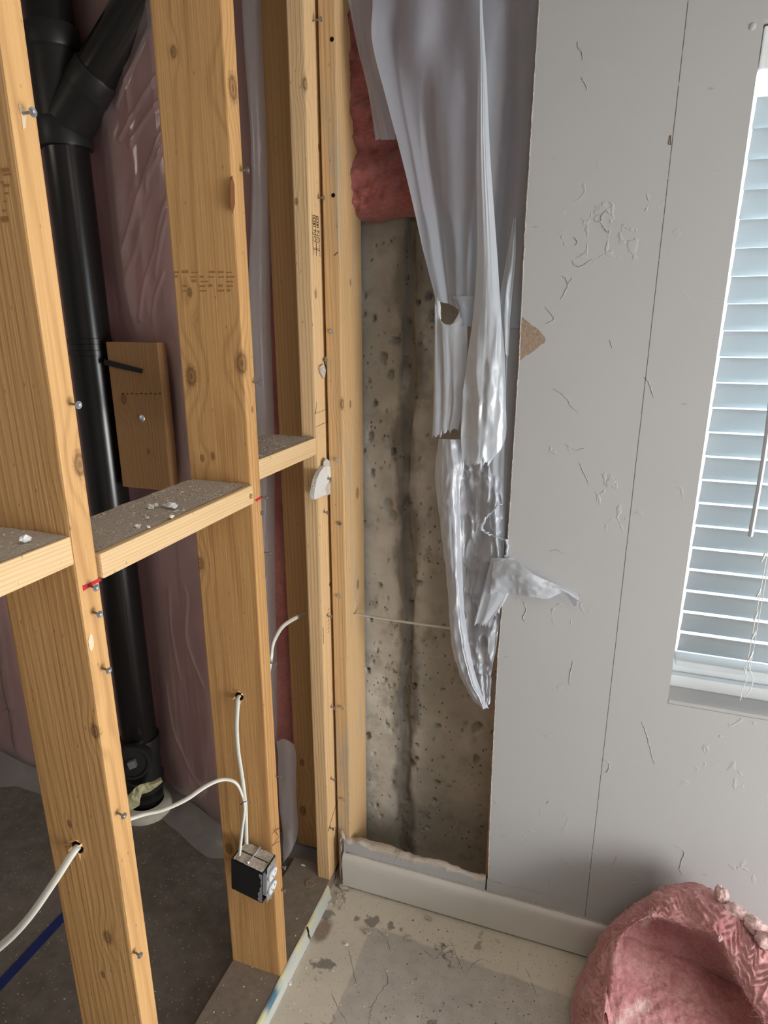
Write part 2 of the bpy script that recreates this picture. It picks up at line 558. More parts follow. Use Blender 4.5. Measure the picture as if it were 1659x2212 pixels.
def obj(name, mb, mat, parent=None, origin=None, smooth=False, bevel=0.0, sharp=None, solid=0.0):
    me = bpy.data.meshes.new(name)
    if parent is not None:
        org = np.array(parent.get('_org', (0, 0, 0)))
        if '_org' not in parent:
            q, org = parent, np.zeros(3)
    else:
        v = np.array(mb.v)
        org = np.array(origin) if origin is not None else np.array([(v[:, 0].min() + v[:, 0].max()) / 2, (v[:, 1].min() + v[:, 1].max()) / 2, v[:, 2].min()])
    vs = np.array(mb.v) - org
    me.from_pydata(vs.tolist(), [], mb.f)
    me.update()
    bm = bmesh.new()
    bm.from_mesh(me)
    if bevel:
        bmesh.ops.bevel(bm, geom=[e for e in bm.edges if e.calc_face_angle(0) > 0.5], offset=bevel, segments=2, profile=0.6, affect='EDGES', clamp_overlap=True)
    bmesh.ops.recalc_face_normals(bm, faces=bm.faces)
    bm.to_mesh(me)
    bm.free()
    if smooth:
        for p in me.polygons:
            p.use_smooth = True
        if sharp:
            me.set_sharp_from_angle(angle=math.radians(sharp))
    me.materials.append(M[mat] if isinstance(mat, str) else mat)
    o = bpy.data.objects.new(name, me)
    C.objects.link(o)
    if parent is not None:
        o.parent = parent
        o['_org'] = [float(t) for t in org]
    else:
        o.location = org
        o['_org'] = [float(t) for t in org]
    if solid:
        md = o.modifiers.new('thickness', 'SOLIDIFY')
        md.thickness = solid
        md.offset = 0
    return o


def thing(name, org, label, cat, group=None):
    o = bpy.data.objects.new(name, None)
    C.objects.link(o)
    o.empty_display_size = 0.05
    o.location = org
    o['_org'] = [float(t) for t in org]
    return tag(o, label, cat, group)


def tag(o, label, cat, group=None):
    o['label'] = label
    o['category'] = cat
    if group:
        o['group'] = group
    return o


def struct(name, mb, mat, **kw):
    o = obj(name, mb, mat, **kw)
    o['kind'] = 'structure'
    return o


def catmull(pts, n):
    pts = np.asarray(pts, float)
    m = len(pts)
    t = np.linspace(0, m - 1, n)
    i = np.clip(np.floor(t).astype(int), 0, m - 2)
    u = (t - i)[:, None] if pts.ndim == 2 else (t - i)[:, None, None]
    p0, p1, p2, p3 = pts[np.clip(i - 1, 0, m - 1)], pts[i], pts[i + 1], pts[np.clip(i + 2, 0, m - 1)]
    return 0.5 * ((2 * p1) + (-p0 + p2) * u + (2 * p0 - 5 * p1 + 4 * p2 - p3) * u ** 2 + (-p0 + 3 * p1 - 3 * p2 + p3) * u ** 3)


def surface(ctrl, nu, nv):
    """dense grid through a control grid (rows of 3-D points)"""
    a = catmull(np.asarray(ctrl, float), nu)
    return catmull(a.transpose(1, 0, 2), nv).transpose(1, 0, 2)


def normals(g):
    du, dv = np.gradient(g, axis=0), np.gradient(g, axis=1)
    n = np.cross(du, dv)
    return n / (np.linalg.norm(n, axis=2)[..., None] + 1e-12)


# ------------------------------------------------------------------ the room shell
YD = 1.45            # face of the drywall
YF = 1.463           # face of the framing behind it
YC = 1.615           # face of the foundation
XP = -0.66           # room-side face of the stud partition
XL, XR, YB, ZC = -3.2, 2.6, -2.6, 2.46

struct('floor', MB().box((-0.67, YB, -0.12), (XR + 0.1, YC + 0.1, 0.0)), 'floor')
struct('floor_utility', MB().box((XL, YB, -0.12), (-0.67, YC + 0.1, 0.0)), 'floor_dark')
struct('ceiling', MB().box((XL, YB, ZC), (XR + 0.1, YC + 0.1, ZC + 0.1)), 'ceiling')
struct('wall_left', MB().box((XL - 0.1, YB, 0), (XL, YC, ZC)), 'dark_wall_paint')
struct('wall_front', MB().box((XL, YB - 0.1, 0), (XR, YB, ZC)), 'dark_wall_paint')
wr = MB()
wr.box((XR, YB, 0), (XR + 0.1, -1.35, ZC)).box((XR, 0.65, 0), (XR + 0.1, YC, ZC)).box((XR, -1.35, 2.08), (XR + 0.1, 0.65, ZC))
struct('wall_right', wr, 'dark_wall_paint')

# window opening in the drywall
WX0, WX1, WZ0, WZ1 = 0.191, 1.40, 0.812, 2.145


def cutx(z):
    xs = [0.16, 0.3, 0.55, 0.85, 1.14, 1.57, 1.85, 2.04, 2.5]
    ys = [-0.195, -0.198, -0.201, -0.202, -0.194, -0.192, -0.195, -0.194, -0.192]
    return np.interp(z, xs, ys)


def drywall_piece(mb, left, right_x, zs):
    """strip of plasterboard whose left edge follows left(z)"""
    fr, bk = [], []
    for z in zs:
        l = left(z)
        fr.append((l, YD, z))
        bk.append((l + random.uniform(-0.0015, 0.0035), YF, z))
    n = len(zs)
    rf = [(right_x, YD, z) for z in zs]
    rb = [(right_x, YF, z) for z in zs]
    fs = []
    for i in range(n - 1):
        fs.append((i, i + 1, 2 * n + i + 1, 2 * n + i))
        fs.append((n + i, 3 * n + i, 3 * n + i + 1, n + i + 1))
        fs.append((i, n + i, n + i + 1, i + 1))
        fs.append((2 * n + i, 2 * n + i + 1, 3 * n + i + 1, 3 * n + i))
    fs.append((0, 2 * n, 3 * n, n))
    fs.append((n - 1, 2 * n - 1, 4 * n - 1, 3 * n - 1))
    mb.add(fr + bk + rf + rb, fs)


dw = MB()
drywall_piece(dw, lambda z: cutx(z) + random.uniform(-0.0012, 0.0012), WX0, np.arange(0.162, ZC, 0.006))
dw.box((WX0, YD, 0), (WX1, YF, WZ0 - 0.010)).box((WX0, YD, WZ1), (WX1, YF, ZC)).box((WX1, YD, 0), (XR, YF, ZC))
dw.box((-0.198, YD, 0), (WX0, YF, 0.1625))
# the strip left standing behind the baseboard, its top torn unevenly
xs = np.arange(-0.628, -0.1975, 0.006)
tops = 0.158 + 0.004 * np.array([vnoise(np.array([x * 40, 0.3, 0.1])) for x in xs])
n = len(xs)
vs = [(x, YD, 0.0) for x in xs] + [(x, YD, t) for x, t in zip(xs, tops)] + [(x, YF, 0.0) for x in xs] + [(x, YF, t - 0.002) for x, t in zip(xs, tops)]
fs = []
for i in range(n - 1):
    fs += [(i, i + 1, n + i + 1, n + i), (2 * n + i, 3 * n + i, 3 * n + i + 1, 2 * n + i + 1), (n + i, n + i + 1, 3 * n + i + 1, 3 * n + i)]
fs += [(0, n, 3 * n, 2 * n)]
dw.add(vs, fs)
wall = struct('wall_back', dw, 'drywall', origin=(0, YD, 0))

# torn paper along the top of the remaining strip
tp = MB()
rows = []
for k, (dy, dz) in enumerate(((-0.001, -0.006), (-0.002, 0.001), (0.008, 0.005), (0.016, 0.006), (0.026, 0.003), (0.034, -0.004))):
    row = []
    for x, t in zip(xs, tops):
        q = vnoise(np.array([x * 70, k * 1.3, 4.2]))
        q2 = vnoise(np.array([x * 25, k * 0.6, 9.2]))
        wdt = np.interp(x, [-0.63, -0.55, -0.42, -0.2], [0.9, 1.15, 0.75, 0.55])
        row.append((x, YD + dy * wdt + 0.003 * q, t + dz + 0.004 * q2 + 0.002 * q))
    rows.append(row)
tp.grid(rows)
o = obj('torn_paper_edge', tp, 'paper_grey', wall, smooth=True)
# ragged left end of the strip
te = MB()
g = []
for k in range(24):
    z = 0.004 + k * 0.0072
    a = vnoise(np.array([z * 60, 1.0, 2.0]))
    b = vnoise(np.array([z * 45, 5.0, 2.0]))
    g.append([(-0.629 + 0.002 * a, YD - 0.016, z), (-0.634 + 0.003 * b, YD - 0.014, z), (-0.638 + 0.004 * a, YD - 0.004, z), (-0.636 + 0.003 * b, YD + 0.006, z), (-0.629, YF, z)])
te.grid(g)
te.prism([P(733, 1800, Y=1.452), P(739, 1794, Y=1.452), P(745, 1812, Y=1.452), P(741, 1822, Y=1.452)], (0, 0.006, 0))
obj('torn_end', te, 'paper_grey', wall, smooth=True)
# white gypsum core showing along the cut, and the patch of bare brown paper
gy = MB()
g = []
for z in np.arange(0.165, ZC - 0.01, 0.0045):
    l = cutx(z)
    a = fbm(np.array([z * 120, 0.5, 1.5]), 2, 3)
    b = fbm(np.array([z * 90, 3.5, 1.5]), 2, 5)
    g.append([(l + 0.0012 + 0.0010 * a, YD - 0.0008, z), (l - 0.0010 + 0.0010 * b, YD - 0.0006, z), (l - 0.0022 + 0.0014 * a, YD + 0.005, z), (l - 0.0012 + 0.001 * b, YF - 0.0005, z)])
gy.grid(g)
obj('gypsum_edge', gy, 'gypsum', wall)
ch = [(1126, 683), (1134, 690), (1143, 697), (1151, 704), (1160, 709), (1168, 717), (1176, 727), (1179, 734), (1176, 741), (1168, 745), (1161, 752), (1152, 759), (1146, 764), (1136, 768), (1128, 776), (1120, 780), (1123, 730)]
obj('bare_paper_patch', MB().prism([P(x, y, Y=YD - 0.0006) for x, y in ch], (0, 0.0006, 0)), 'paper', wall)
# lifted curls of paint and paper
curls = [[(1256, 168), (1262, 176), (1266, 186), (1268, 197)], [(1247, 92), (1249, 104), (1256, 112), (1259, 126), (1257, 130)],
         [(1292, 465), (1284, 475), (1296, 480), (1300, 468), (1308, 456), (1317, 463)], [(1296, 480), (1304, 490), (1309, 500), (1318, 501)],
         [(1238, 512), (1248, 522), (1243, 530)], [(1236, 563), (1240, 572), (1252, 576), (1268, 569), (1281, 560)],
         [(1214, 597), (1222, 601), (1228, 613), (1236, 600)], [(1228, 613), (1222, 630), (1210, 648)], [(1178, 664), (1190, 677), (1196, 690), (1180, 700)],
         [(1316, 735), (1320, 744), (1323, 752)], [(1188, 1190), (1206, 1189), (1219, 1196)], [(1195, 840), (1212, 850), (1224, 862), (1236, 880), (1250, 892)],
         [(1392, 815), (1404, 832), (1412, 858)], [(1220, 960), (1244, 972), (1262, 968)], [(1252, 1000), (1262, 1022), (1272, 1046)],
         [(1456, 1827), (1470, 1832), (1478, 1843), (1472, 1860), (1468, 1878), (1474, 1888)], [(1216, 1850), (1228, 1866), (1240, 1880)],
         [(1334, 1848), (1324, 1870)], [(1302, 1640), (1316, 1650), (1310, 1668), (1292, 1660)], [(1386, 1560), (1398, 1588), (1412, 1650)], [(1360, 1884), (1376, 1892), (1382, 1912)],
         [(1180, 1738), (1186, 1730)], [(1186, 1898), (1188, 1908)], [(1066, 1728), (1080, 1742)], [(1132, 1300), (1136, 1318), (1130, 1336), (1137, 1345)], [(1238, 1430), (1232, 1455), (1230, 1480)]]
for cpts in curls:
    path = catmull([P(x, y, Y=YD - 0.0004) for x, y in cpts], 6 * len(cpts))
    path += rng.normal(0, 0.0007, path.shape) * (1, 0, 1)
    k = np.linspace(0, 1, len(path))
    obj('paint_curl', MB().tube(path, 0.0006 * np.sin(np.pi * (k * 0.9 + 0.05)) + 0.0003, 6), 'drywall', wall, smooth=True)
obj('nail_pop', MB().lathe([(0.0001, 0.0022), (0.003, 0.0019), (0.0055, 0.0008), (0.007, -0.0005)], P(1625, 57, Y=YD), (0, -1, 0), 14), 'drywall', wall, smooth=True)
obj('pencil_tick', MB().tube([P(1447, 293, Y=YD - 0.0003), P(1444, 312, Y=YD - 0.0003), P(1449, 313, Y=YD - 0.0003), P(1449, 292, Y=YD - 0.0003)], 0.0007, 5), 'pencil', wall)

# baseboard: moulded top, small gap under it
bb = MB()
prof = [(YD - 0.014, 0.009), (YD - 0.015, 0.09), (YD - 0.0145, 0.108), (YD - 0.011, 0.1165), (YD - 0.005, 0.120), (YD + 0.0005, 0.121), (YD + 0.0005, 0.009)]
bx = np.linspace(-0.628, XR, 40)
bb.grid([[(x, y, z) for y, z in prof + prof[:1]] for x in bx])
bb.f.append(tuple(range(7)))
bbo = struct('baseboard_back', bb, 'trim_paint', origin=(0, YD, 0), smooth=True, sharp=50)
# dusty caulk bead between board and wall
k = np.array([(x, YD - 0.001 + 0.001 * vnoise(np.array([x * 30, 1, 1])), 0.1215) for x in np.linspace(-0.62, 2.0, 160)])
obj('caulk_bead', MB().tube(k, 0.0022, 6), 'dust', bbo, smooth=True)

# ------------------------------------------------------------------ foundation wall
cg_x = np.arange(-0.74, 0.02, 0.0045)
cg_z = np.arange(0.0, 1.99, 0.0055)
GX, GZ = np.meshgrid(cg_x, cg_z)
pp = np.stack([GX, GX * 0 + 0.5, GZ], -1)
dy = 0.0025 * fbm(pp * 9, 4, 3)
jl = -0.487 + 0.012 * vnoise(np.stack([GZ * 0, GZ * 0, GZ * 3.2], -1), 4) + 0.006 * vnoise(np.stack([GZ * 0, GZ * 0, GZ * 11], -1), 5)
jw = 0.017 + 0.006 * vnoise(np.stack([GZ * 0, GZ * 0 + 3, GZ * 6], -1), 8)
inj = np.clip(1 - np.abs(GX - jl) / jw, 0, 1)
dy += 0.012 * np.minimum(inj * 2.5, 1) * (GZ > 0.2) + 0.007 * np.minimum(inj * 3, 1) * fbm(pp * 28, 3, 12)
blob = [(870, 945, 0.026), (905, 965, 0.018), (872, 1445, 0.026), (905, 1455, 0.016), (848, 1440, 0.018), (925, 1465, 0.014), (872, 1100, 0.02), (893, 1430, 0.024), (835, 945, 0.014)]
for bxp, byp, br in blob:
    q = P(bxp, byp, Y=YC)
    d = np.hypot(GX - q[0], GZ - q[2])
    dy -= 0.007 * np.clip(1 - (d / br) ** 2, 0, 1)
pits = [(828, 772, .012), (843, 808, .012), (800, 940, .014), (803, 1020, .01), (838, 1090, .020), (848, 1112, .014), (807, 690, .008), (855, 735, .012), (795, 1590, .012), (832, 1470, .009),
        (835, 1565, .008), (945, 1570, .012), (1030, 1572, .018), (1030, 1640, .014), (900, 1610, .012), (945, 1690, .012), (970, 1700, .01), (900, 1640, .009), (938, 1730, .010), (795, 1450, .01),
        (905, 650, .008), (938, 680, .016), (925, 640, .01), (820, 1265, .007), (905, 1260, .008), (810, 870, .007), (852, 975, .007), (800, 1340, .006), (895, 1480, .008), (1035, 1570, .01), (815, 1740, .009), (888, 1650, .014)]
for bxp, byp, br in pits:
    q = P(bxp, byp, Y=YC)
    wq = 0.006 * vnoise(pp * 60, 21)
    d = np.hypot((GX - q[0]) * 1.15, GZ - q[2]) + wq
    dy += 0.016 * np.clip((1 - d / br) * 2.6, 0, 1)
for _ in range(150):
    qx, qz, br = rng.uniform(-0.62, -0.2), rng.uniform(0.1, 1.85), rng.uniform(0.0035, 0.007)
    d = np.hypot(GX - qx, GZ - qz)
    dy += 0.009 * np.clip((1 - d / br) * 2.0, 0, 1)
cm = MB().grid(np.stack([GX, YC + dy, GZ], -1))
cm.box((XL, YC + 0.004, 0), (-0.735, YC + 0.2, ZC)).box((0.015, YC + 0.004, 0), (WX0 - 0.02, YC + 0.2, ZC)).box((-0.745, YC + 0.03, 0), (0.03, YC + 0.2, ZC))
cm.box((WX0 - 0.02, YC + 0.004, 0), (WX1 + 0.02, YC + 0.2, WZ0 - 0.03)).box((WX0 - 0.02, YC + 0.004, WZ1 + 0.03), (WX1 + 0.02, YC + 0.2, ZC)).box((WX1 + 0.02, YC + 0.004, 0), (XR + 0.1, YC + 0.2, ZC))
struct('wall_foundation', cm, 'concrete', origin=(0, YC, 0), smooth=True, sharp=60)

# ------------------------------------------------------------------ window: returns, vinyl frame, glass
wn = bpy.data.objects.new('window_1', None)
C.objects.link(wn)
wn.location = (WX0, YD, WZ0)
wn['_org'] = [WX0, YD, WZ0]
wn['kind'] = 'structure'
YG = 1.57
ret = MB().box((WX0 - 0.013, YF, WZ0 - 0.013), (WX0 - 0.0005, YC + 0.19, WZ1)).box((WX1, YF, WZ0 - 0.013), (WX1 + 0.013, YC + 0.19, WZ1)).box((WX0 - 0.013, YF, WZ1), (WX1 + 0.013, YC + 0.19, WZ1 + 0.013))
obj('drywall_return', ret, 'drywall', wn)
obj('sill', MB().box((WX0, YD - 0.0002, WZ0 - 0.010), (WX1, YC + 0.19, WZ0)), 'drywall', wn, bevel=0.003)
vf = MB().box((WX0, 1.515, WZ0), (WX1, YG + 0.05, WZ0 + 0.030)).box((WX0, 1.535, WZ0 + 0.030), (WX1, YG + 0.05, WZ0 + 0.062))
vf.box((WX0, 1.545, WZ0 + 0.06), (WX0 + 0.007, YG + 0.05, WZ1)).box((WX1 - 0.03, 1.535, WZ0), (WX1, YG + 0.05, WZ1)).box((WX0, 1.535, WZ1 - 0.05), (WX1, YG + 0.05, WZ1))
vf.box((0.78, 1.545, WZ0), (0.83, YG + 0.04, WZ1))
obj('window_frame', vf, 'vinyl', wn, bevel=0.003)
obj('pane', MB().box((WX0 + 0.005, YG, WZ0 + 0.05), (0.785, YG + 0.004, WZ1 - 0.04)), 'glass', wn)
obj('pane', MB().box((0.825, YG, WZ0 + 0.05), (WX1 - 0.025, YG + 0.004, WZ1 - 0.04)), 'glass', wn)

# ------------------------------------------------------------------ blind
YBL = 1.497
bl = thing('window_blind', (0.8, YBL, 0.88), 'white slatted blind with a grey tilt wand hanging in the bright window', 'blind')
tilt_a = math.radians(74)
slat_me = None
zk = 0.9385
while zk < 2.06:
    if slat_me is None:
        m_ = MB()
        rows = []
        for k in range(5):
            s_ = (k / 4 - 0.5) * 0.0508
            bow = 0.0022 * (1 - (2 * k / 4 - 1) ** 2)
            yy = -s_ * math.cos(tilt_a) - bow * math.sin(tilt_a)
            zz = s_ * math.sin(tilt_a) - bow * math.cos(tilt_a)
            rows.append([(0.2025, YBL + yy, zk + zz), (0.6, YBL + yy, zk + zz), (1.392, YBL + yy, zk + zz)])
        m_.grid(rows)
        so = obj('slat', m_, 'blind', bl, smooth=True, solid=0.0026)
        slat_me = so
        z0 = zk
    else:
        so = slat_me.copy()
        C.objects.link(so)
        so.parent = bl
        so.location = (0, 0, zk - z0)
    zk += 0.0512
obj('bottom_rail', MB().box((0.199, YBL - 0.022, 0.888), (1.39, YBL + 0.026, 0.902)), 'blind', bl, bevel=0.003)
obj('headrail', MB().box((0.195, YBL - 0.03, 2.075), (1.395, YBL + 0.03, 2.142)), 'vinyl', bl, bevel=0.003)
wp = [P(1690, 600, Y=1.447), P(1659, 925, Y=1.447), P(1621, 1158, Y=1.447)]
wd = obj('tilt_wand', MB().tube(catmull(wp, 12), 0.0052, 8), 'wand', bl, smooth=True, sharp=40)
for lx in (0.345, 1.24):
    lad = MB()
    for q in (-0.004, 0.004):
        lad.tube([(lx + q, YBL - 0.027, 0.90), (lx + q * 0.3, YBL - 0.027, 1.5), (lx + q, YBL - 0.027, 2.08)], 0.0009, 5)
    obj('ladder_cord', lad, 'cord', bl)
for yy in (1205, 1280, 1330, 1372, 1416):
    q = P(1648 - (yy - 1205) * 0.125, yy, Y=1.463)
    obj('cord_loop', MB().tube([q + (0.002, 0, 0.011), q + (0.001, -0.002, 0.004), q + (-0.003, -0.002, -0.010)], [0.0014, 0.0024, 0.0016], 6), 'cord', bl, smooth=True)
tail = catmull([P(1628, 1405, Y=1.463), P(1618, 1436, Y=1.46), P(1622, 1452, Y=1.458), P(1626, 1466, Y=1.457), P(1621, 1490, Y=1.457), P(1608, 1507, Y=1.457)], 30)
obj('lift_cord', MB().tube(tail, 0.0009, 5), 'cord', bl)
tail = catmull([P(1621, 1430, Y=1.463), P(1608, 1442, Y=1.46), P(1612, 1458, Y=1.458), P(1609, 1478, Y=1.457), P(1602, 1493, Y=1.457), P(1600, 1512, Y=1.457)], 30)
obj('lift_cord', MB().tube(tail + 0.0012 * np.stack([np.sin(np.arange(30) * 1.7)] * 3, -1), 0.0009, 5), 'cord', bl)

# ------------------------------------------------------------------ framing lumber
kn = lambda px, py, r, **k: (P(px, py, **k), r)
Y1, Y2, Y3 = 0.637, 1.097, 1.412


def K(lst):
    return lst


W1 = wood('stud_wood_near', (0.74, 0.435, 0.183), (0.36, 0.163, 0.050), (-0.95, 0.50), 0.030, 0.012,
          [kn(205, 1580, 0.010, Y=Y1), kn(232, 2025, 0.011, Y=Y1), kn(150, 1780, 0.006, Y=Y1), kn(173, 1003, 0.014, X=XP), kn(222, 2105, 0.006, Y=Y1)], seed=0.3)
W2 = wood('stud_wood_middle', (0.68, 0.393, 0.160), (0.32, 0.140, 0.042), (-0.73, 0.90), -0.022, 0.011,
          [kn(375, 112, 0.008, Y=Y2), kn(410, 632, 0.007, Y=Y2), kn(413, 813, 0.016, Y=Y2), kn(523, 785, 0.017, Y=Y2), kn(432, 1217, 0.012, Y=Y2), kn(437, 990, 0.006, Y=Y2),
           kn(460, 985, 0.006, Y=Y2), kn(495, 1833, 0.013, Y=Y2), kn(503, 190, 0.017, X=XP), kn(545, 885, 0.005, X=XP)], seed=2.1)
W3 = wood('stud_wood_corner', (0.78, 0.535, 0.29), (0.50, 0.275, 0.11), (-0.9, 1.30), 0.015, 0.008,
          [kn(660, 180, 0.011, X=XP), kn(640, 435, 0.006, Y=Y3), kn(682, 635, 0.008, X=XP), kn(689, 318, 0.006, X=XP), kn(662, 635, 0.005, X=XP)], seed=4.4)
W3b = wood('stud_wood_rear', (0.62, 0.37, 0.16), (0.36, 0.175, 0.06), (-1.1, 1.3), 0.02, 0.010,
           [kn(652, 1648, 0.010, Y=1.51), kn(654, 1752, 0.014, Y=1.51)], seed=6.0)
W4 = wood('stud_wood_wall', (0.74, 0.50, 0.26), (0.50, 0.28, 0.11), (-0.75, 1.35), 0.012, 0.007,
          [kn(742, 873, 0.012, Y=YF), kn(757, 873, 0.008, X=-0.612), kn(737, 180, 0.008, Y=YF), kn(772, 1065, 0.012, X=-0.612), kn(773, 1262, 0.011, X=-0.612), kn(747, 1020, 0.006, Y=YF), kn(749, 940, 0.006, Y=YF), kn(757, 610, 0.006, X=-0.612)],
          stain=(0.44, 0.38, 0.29), seed=7.7)
W5 = wood('stud_wood_cut_edge', (0.62, 0.32, 0.14), (0.42, 0.19, 0.07), (-0.4, 1.3), 0.01, 0.007, seed=9.2)
WB = wood('blocking_wood', (0.82, 0.59, 0.335), (0.58, 0.34, 0.14), (-0.7, 1.22), 0.02, 0.006, axis=1, seed=5.5)
WP = wood('plate_wood', (0.27, 0.205, 0.145), (0.18, 0.13, 0.09), (-0.8, -0.05), 0.01, 0.009, axis=1, rough=0.8, seed=3.3)
WC = wood('cleat_wood', (0.30, 0.16, 0.068), (0.15, 0.072, 0.03), (-1.3, 1.4), 0.03, 0.008, [kn(268, 862, 0.012, Y=1.505), kn(322, 975, 0.007, Y=1.505)], seed=8.1)  # low light in the cleat's recess is put into these darker browns

ZP = 0.038


def stud(x0, x1, y0, y1, mat, label, z0=ZP, bev=0.0035):
    o = obj('framing_stud', MB().box((x0, y0, z0), (x1, y1, ZC)), mat, bevel=bev)
    return tag(o, label, 'stud', 'framing studs')


s1 = stud(XP - 0.14, XP, Y1, Y1 + 0.038, W1, 'nearest wide wooden stud, a white cable coming out of its lower hole')
s2 = stud(XP - 0.14, XP, Y2, Y2 + 0.040, W2, 'wide knotty wooden stud carrying the hanging black outlet box')
s3 = stud(XP - 0.040, XP, Y3, Y3 + 0.089, W3, 'pale corner stud with black NO. 2 grade stamps')
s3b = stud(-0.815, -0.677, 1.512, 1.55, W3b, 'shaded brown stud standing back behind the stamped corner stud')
s4 = stud(-0.652, -0.612, YF, YF + 0.14, W4, 'greyish stud with a row of screws beside the bare concrete', z0=0.0)
s5 = stud(-0.207, -0.167, 1.4725, 1.605, W5, 'orange-brown stud edge along the cut drywall beside the concrete', z0=0.0)

# drywall screws left in the studs
BIT = 0.0054


def screw(parent, base, axis, length, mat='steel'):
    axis = np.asarray(axis, float) / np.linalg.norm(axis)
    length *= 1.25
    m_ = MB().lathe([(0.0017, -0.004), (0.0017, length - 0.004), (BIT, length), (BIT, length + 0.0008), (0.0016, length + 0.0006), (0.0002, length - 0.0008)], base, axis, 8)
    return obj('drywall_screw', m_, mat, parent, smooth=True, sharp=45)


for (x, y, ln) in [(48, 245, .014), (150, 872, .013), (192, 1265, .011), (200, 1322, .011), (220, 1443, .011), (252, 1755, .012), (288, 2055, .012)]:
    screw(s1, P(x, y, X=XP), (1, -0.12, -0.05), ln)
for (x, y, ln) in [(518, 368, .013), (546, 825, .013), (563, 1073, .011), (565, 1108, .001), (571, 1193, .011), (585, 1432, .010), (596, 1676, .010), (607, 1872, .009), (608, 1922, .008)]:
    screw(s2, P(x, y, X=XP), (1, 0.0, -0.05), ln)
for (x, y, ln) in [(675, 45, .016), (686, 428, .012), (697, 778, .008), (699, 1106, .009), (706, 1330, .010), (714, 1527, .011), (714, 1682, .011), (712, 1788, .010), (712, 1262, .001)]:
    screw(s3, P(x, y, X=XP), (1, -0.1, 0), ln)
for (x, y, ln, mt) in [(716, 716, .002, 'steel_bright'), (729, 993, .003, 'steel_bright'), (734, 1130, .002, 'steel'), (734, 1287, .003, 'steel_bright'), (740, 1527, .004, 'steel_bright'), (743, 1725, .004, 'steel_bright')]:
    screw(s4, P(x, y, Y=YF), (0.1, -1, 0), ln, mt)
for (x, y) in [(717, 85), (720, 422)]:
    obj('screw_hole', MB().lathe([(0.0001, 0.0006), (0.0045, 0.0006), (0.0047, -0.001)], P(x, y, Y=YF), (0, -1, 0), 14), 'blackhole', s4)

# marks on the lumber
stroke = lambda pts, r=0.0007, **k: MB().tube([P(x, y, **k) for x, y in pts], r, 5)
XM = XP + 0.0003
obj('red_mark', MB().prism([P(178, 1265, X=XM), P(190, 1261, X=XM), P(217, 1248, X=XM), P(219, 1254, X=XM), P(192, 1269, X=XM), P(180, 1277, X=XM)], (0.0003, 0, 0)), 'red', s1)
obj('red_mark', MB().prism([P(551, 1079, X=XM), P(565, 1071, X=XM), P(567, 1075, X=XM), P(553, 1084, X=XM)], (0.0003, 0, 0)), 'red', s2)
sm = [(194, 1368), (199, 1372), (202, 1385), (202, 1396), (197, 1408), (193, 1402), (190, 1385)]
obj('filler_smear', MB().prism([P(x, y, X=XM) for x, y in sm], (0.0006, 0, 0)), 'white_smear', s1)
obj('filler_smear', MB().prism([P(x, y, X=XM) for x, y in [(40, 225), (48, 232), (56, 248), (55, 275), (49, 280), (47, 258)]], (0.0006, 0, 0)), 'white_smear', s1)
pm = MB()
for st_ in ([(588, 1801), (594, 1793), (603, 1788)], [(595, 1783), (597, 1797), (600, 1805)], [(592, 1796), (600, 1792), (604, 1789)], [(589, 1826), (597, 1815), (604, 1806)], [(589, 1827), (597, 1820), (604, 1818)], [(590, 1790), (594, 1798), (601, 1804)]):
    pm.tube([P(x, y, X=XM) for x, y in st_], 0.0006, 4)
obj('pencil_scribble', pm, 'pencil', s2)
pm = MB()
for st_ in ([(682, 893), (700, 886), (712, 882)], [(683, 922), (700, 914), (712, 910)], [(684, 868), (682, 895)]):
    pm.tube([P(x, y, X=XM) for x, y in st_], 0.0005, 4)
obj('pencil_lines', pm, 'pencil', s3)
obj('dark_scratch', stroke([(722, 553), (726, 548), (730, 545)], 0.0008, Y=YF - 0.0003), 'ink', s4)
obj('split_line', stroke([(698, 1355), (698, 1370), (699, 1390)], 0.0007, X=XM), 'ink', s3)
obj('wood_split', stroke([(731, 1722), (724, 1745), (716, 1770), (709, 1795)], 0.0008, X=XM), 'ink', s3)
obj('bark_edge', MB().prism([P(497, 395, X=XM), P(501, 380, X=XM), P(506, 400, X=XM), P(507, 440, X=XM), P(502, 462, X=XM), P(497, 440, X=XM)], (0.0006, 0, 0)), plain('bark', (0.22, 0.09, 0.04), 0.9), s2)


def text_on(parent, name, txt, org, right, up, size, mat):
    cu = bpy.data.curves.new(name, 'FONT')
    cu.body = txt
    cu.size = size
    cu.resolution_u = 2
    to = bpy.data.objects.new(name, cu)
    C.objects.link(to)
    dg = bpy.context.evaluated_depsgraph_get()
    me = bpy.data.meshes.new_from_object(to.evaluated_get(dg))
    bpy.data.objects.remove(to)
    m_ = MB()
    r, u = np.asarray(right, float), np.asarray(up, float)
    m_.add([np.asarray(org) + r * v.co.x + u * v.co.y for v in me.vertices], [tuple(p.vertices) for p in me.polygons])
    return obj(name, m_, mat, parent)


